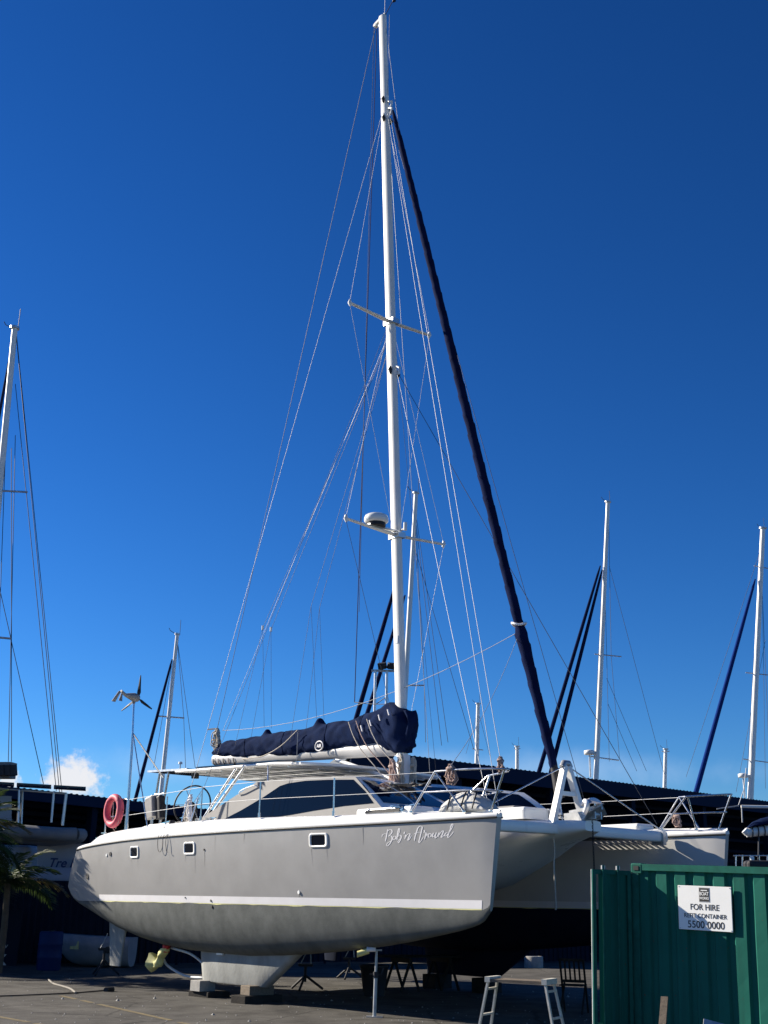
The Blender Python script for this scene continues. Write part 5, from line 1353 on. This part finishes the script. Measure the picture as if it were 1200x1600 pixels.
# arch
for (u, v, Y), (u2, v2, Y2) in (((103, 1240, 34.6), (97, 1288, 34.6)), ((84, 1238, 34.6), (80, 1285, 34.6)), ((30, 1234, 34.4), (28, 1290, 34.4)), ((104, 1240, 36.2), (98, 1290, 36.2)), ((35, 1236, 36.2), (33, 1290, 36.2))):
    MB().tube([LP(u, v, Y), LP(u2, v2, Y2)], .035, 7).build('arch_post', ALU, LY)
MB().tube([LP(-40, 1229, 34.6), LP(104, 1240, 34.6)], .03, 7).build('arch_rail', ALU, LY)
MB().tube([LP(-40, 1229, 36.2), LP(104, 1240, 36.2)], .03, 7).build('arch_rail', ALU, LY)
for u0_, u1_ in ((-40, 22), (26, 80), (84, 134)):
    v0_ = 1222+(u0_+40)*.058; v1_ = 1222+(u1_+40)*.058
    MB().poly([LP(u0_, v0_, 34.2), LP(u1_, v1_, 34.2), LP(u1_, v1_+4, 36.6), LP(u0_, v0_+4, 36.6)], .05, (0, 0, 1)).build('solar_panel', SOLAR, LY)
MB().box(LP(8, 1204, 35), (.5, .4, .45)).build('winch_bag', GELG, LY)
for du in (2, 12, 20): MB().tube([LP(du, 1196, 34.7), LP(du+1, 1212, 34.7)], .12, 8).build('deck_fender', DGREY, LY)
MB().poly([LP(-30, 1242, 35.4), LP(18, 1244, 35.4), LP(18, 1285, 35.4), LP(-30, 1285, 35.4)], .03, (0, 1, 0)).build('cockpit_screen', mat('clear_vinyl', (.25, .29, .36), .2), LY)
# transom lettering plate
mtx = LY.matrix_world.inverted() @ frame_mat(at(101, 1349, 33.6), Vector((.97, -.25, 0)), Vector((0, 0, 1)), Vector((-.25, -.97, 0)))
MB().poly([LP(58, 1318, 34.5), LP(140, 1318, 34.5), LP(140, 1374, 34.5), LP(58, 1374, 34.5)], .15, (0, -1, 0)).build('transom', MATS['dull_white_gelcoat'], LY)
NB = mat('navy_letter', (.012, .02, .09), .6)
text_obj('lettering', 'Tre Blu', .34, NB, LY, LY.matrix_world.inverted() @ frame_mat(at(104, 1349, 34.27), Vector((1, 0, 0)), Vector((0, 0, 1)), Vector((0, -1, 0))), shear=.3, bold=.006)
# inflatable tender slung under the arch
tc_ = at(70, 1304, 34.0)
td = thing('inflatable_tender', 'grey inflatable tender slung below the solar arch of the shaded yacht', 'dinghy', tuple(tc_)); td.rotation_euler = (0, R_(5), R_(-6))
for sg in (-1, 1): MB().tube(spline([(-1.3, sg*.45, 0), (-.4, sg*.48, 0), (.5, sg*.45, .03), (.95, sg*.2, .08)], 5), .19, 12).build('tube', mat('grey_hypalon', (.16, .165, .17), .6, var=.1), td)
MB().tube([(.95, -.22, .08), (1.05, 0, .1), (.95, .22, .08)], .17, 10).build('bow_tube', MATS['grey_hypalon'], td)
MB().loft([[Vector((x, .42*math.cos(a)*w, -.30*math.sin(a)*w)) for a in np.linspace(0, math.pi, 9)] for x, w in ((-1.3, 1), (.2, 1), (.9, .5), (1.05, .1))], closed=False).build('hull', MATS['grey_hypalon'], td)
# small craft behind the stern: glimpse of a white cabin and blue cover
fp = at(118, 1334, 39)
sc = thing('white_cabin_boat', 'glimpse of a white cabin boat with pale blue windows beyond the shaded yacht', 'boat', (fp.x, fp.y, 0))
small_hull(MB(), 5, 2.2, 1.6).build('hull', GEL, sc); rounded_box(MB(), (1.6, 0, 2.3), (2.4, 1.8, 1.5), .15).build('cabin', GEL, sc)
MB().box((1.6, -.905, 2.55), (1.9, .02, .5)).build('window', mat('pale_blue_window', (.25, .5, .6), .1), sc)

# boat at the right edge: boom with cover, pole, stern gear
RY = 30.0
bo = thing('moored_sloop', 'sloop beyond the container showing only a white boom with navy cover and a white pole', 'boat', tuple(Vector((at(1230, 1340, RY).x, RY, 0))))
bo_o = Vector((at(1230, 1340, RY).x, RY, 0))
def RP(u, v, Y=RY): return at(u, v, Y)-bo_o
hm = MB(); small_hull(hm, 7.5, 2.4, 1.5); ho = hm.build('hull', NAVY, bo); ho.location = (-1.2, 1.2, .7)
MB().tube([RP(1166, 1301), RP(1200, 1297), RP(1300, 1288)], [.11, .125, .13], 12).build('boom', MASTW, bo)
MB().tube([RP(1163, 1297), RP(1168, 1302)], .09, 8).build('boom_end', GEL, bo)
for u in (1174, 1183, 1193): MB().tube([RP(u, 1301-(u-1166)*.1)+Vector((0, .135*math.cos(a), .135*math.sin(a))) for a in np.linspace(0, 6.3, 12)], .014, 5).build('boom_tie', DGREY, bo)
mb = MB(); mb.loft([[RP(u, v)+Vector((0, .2*math.cos(a)*s_, h_*math.sin(a))) for a in np.linspace(0, math.pi, 10)] for u, v, h_, s_ in ((1168, 1294, .03, .5), (1176, 1291, .10, .8), (1190, 1289, .16, 1), (1210, 1287, .2, 1.1), (1300, 1278, .3, 1.2))], closed=True, cap0=True, cap1=True); mb.build('sail_cover', NAVY, bo)
MB().tube([RP(1158, 1260), RP(1300, 1263)], .035, 8).build('spinnaker_pole', MASTW, bo)
MB().tube([RP(1120, 1264), RP(1154, 1259)], .015, 6).build('pole_line', WIRE, bo); MB().tube([RP(1154, 1258), RP(1162, 1235), RP(1166, 1200)], .012, 6).build('pole_line', WIRE, bo); MB().tube([RP(1159, 1262), RP(1160, 1285)], .016, 6).build('pole_drop', WIRE, bo)
for u in (1150, 1160, 1172, 1186, 1199): MB().tube([RP(u, 1336), RP(u, 1362)], .018, 6).build('rail_post', STEEL, bo)
MB().tube([RP(1146, 1337), RP(1210, 1337)], .02, 6).build('rail', STEEL, bo)
rounded_box(MB(), RP(1175, 1341), (.09, .1, .09), .02).build('rail_light', GEL, bo); rounded_box(MB(), RP(1187, 1346), (.10, .1, .06), .02).build('rail_light', GEL, bo)
rounded_box(MB(), RP(1190, 1352), (.8, .5, .22), .08).build('outboard_cowl', DGREY, bo)
MB().tube([RP(1184, 1420), RP(1186, 1290)], .02, 6).build('mainsheet', DWIRE, bo)
mb = MB(); mb.tube([(1.6, .8, 1.2), (1.5, .8, 12)], .1, 9); mb.build('mast', MASTW, bo)
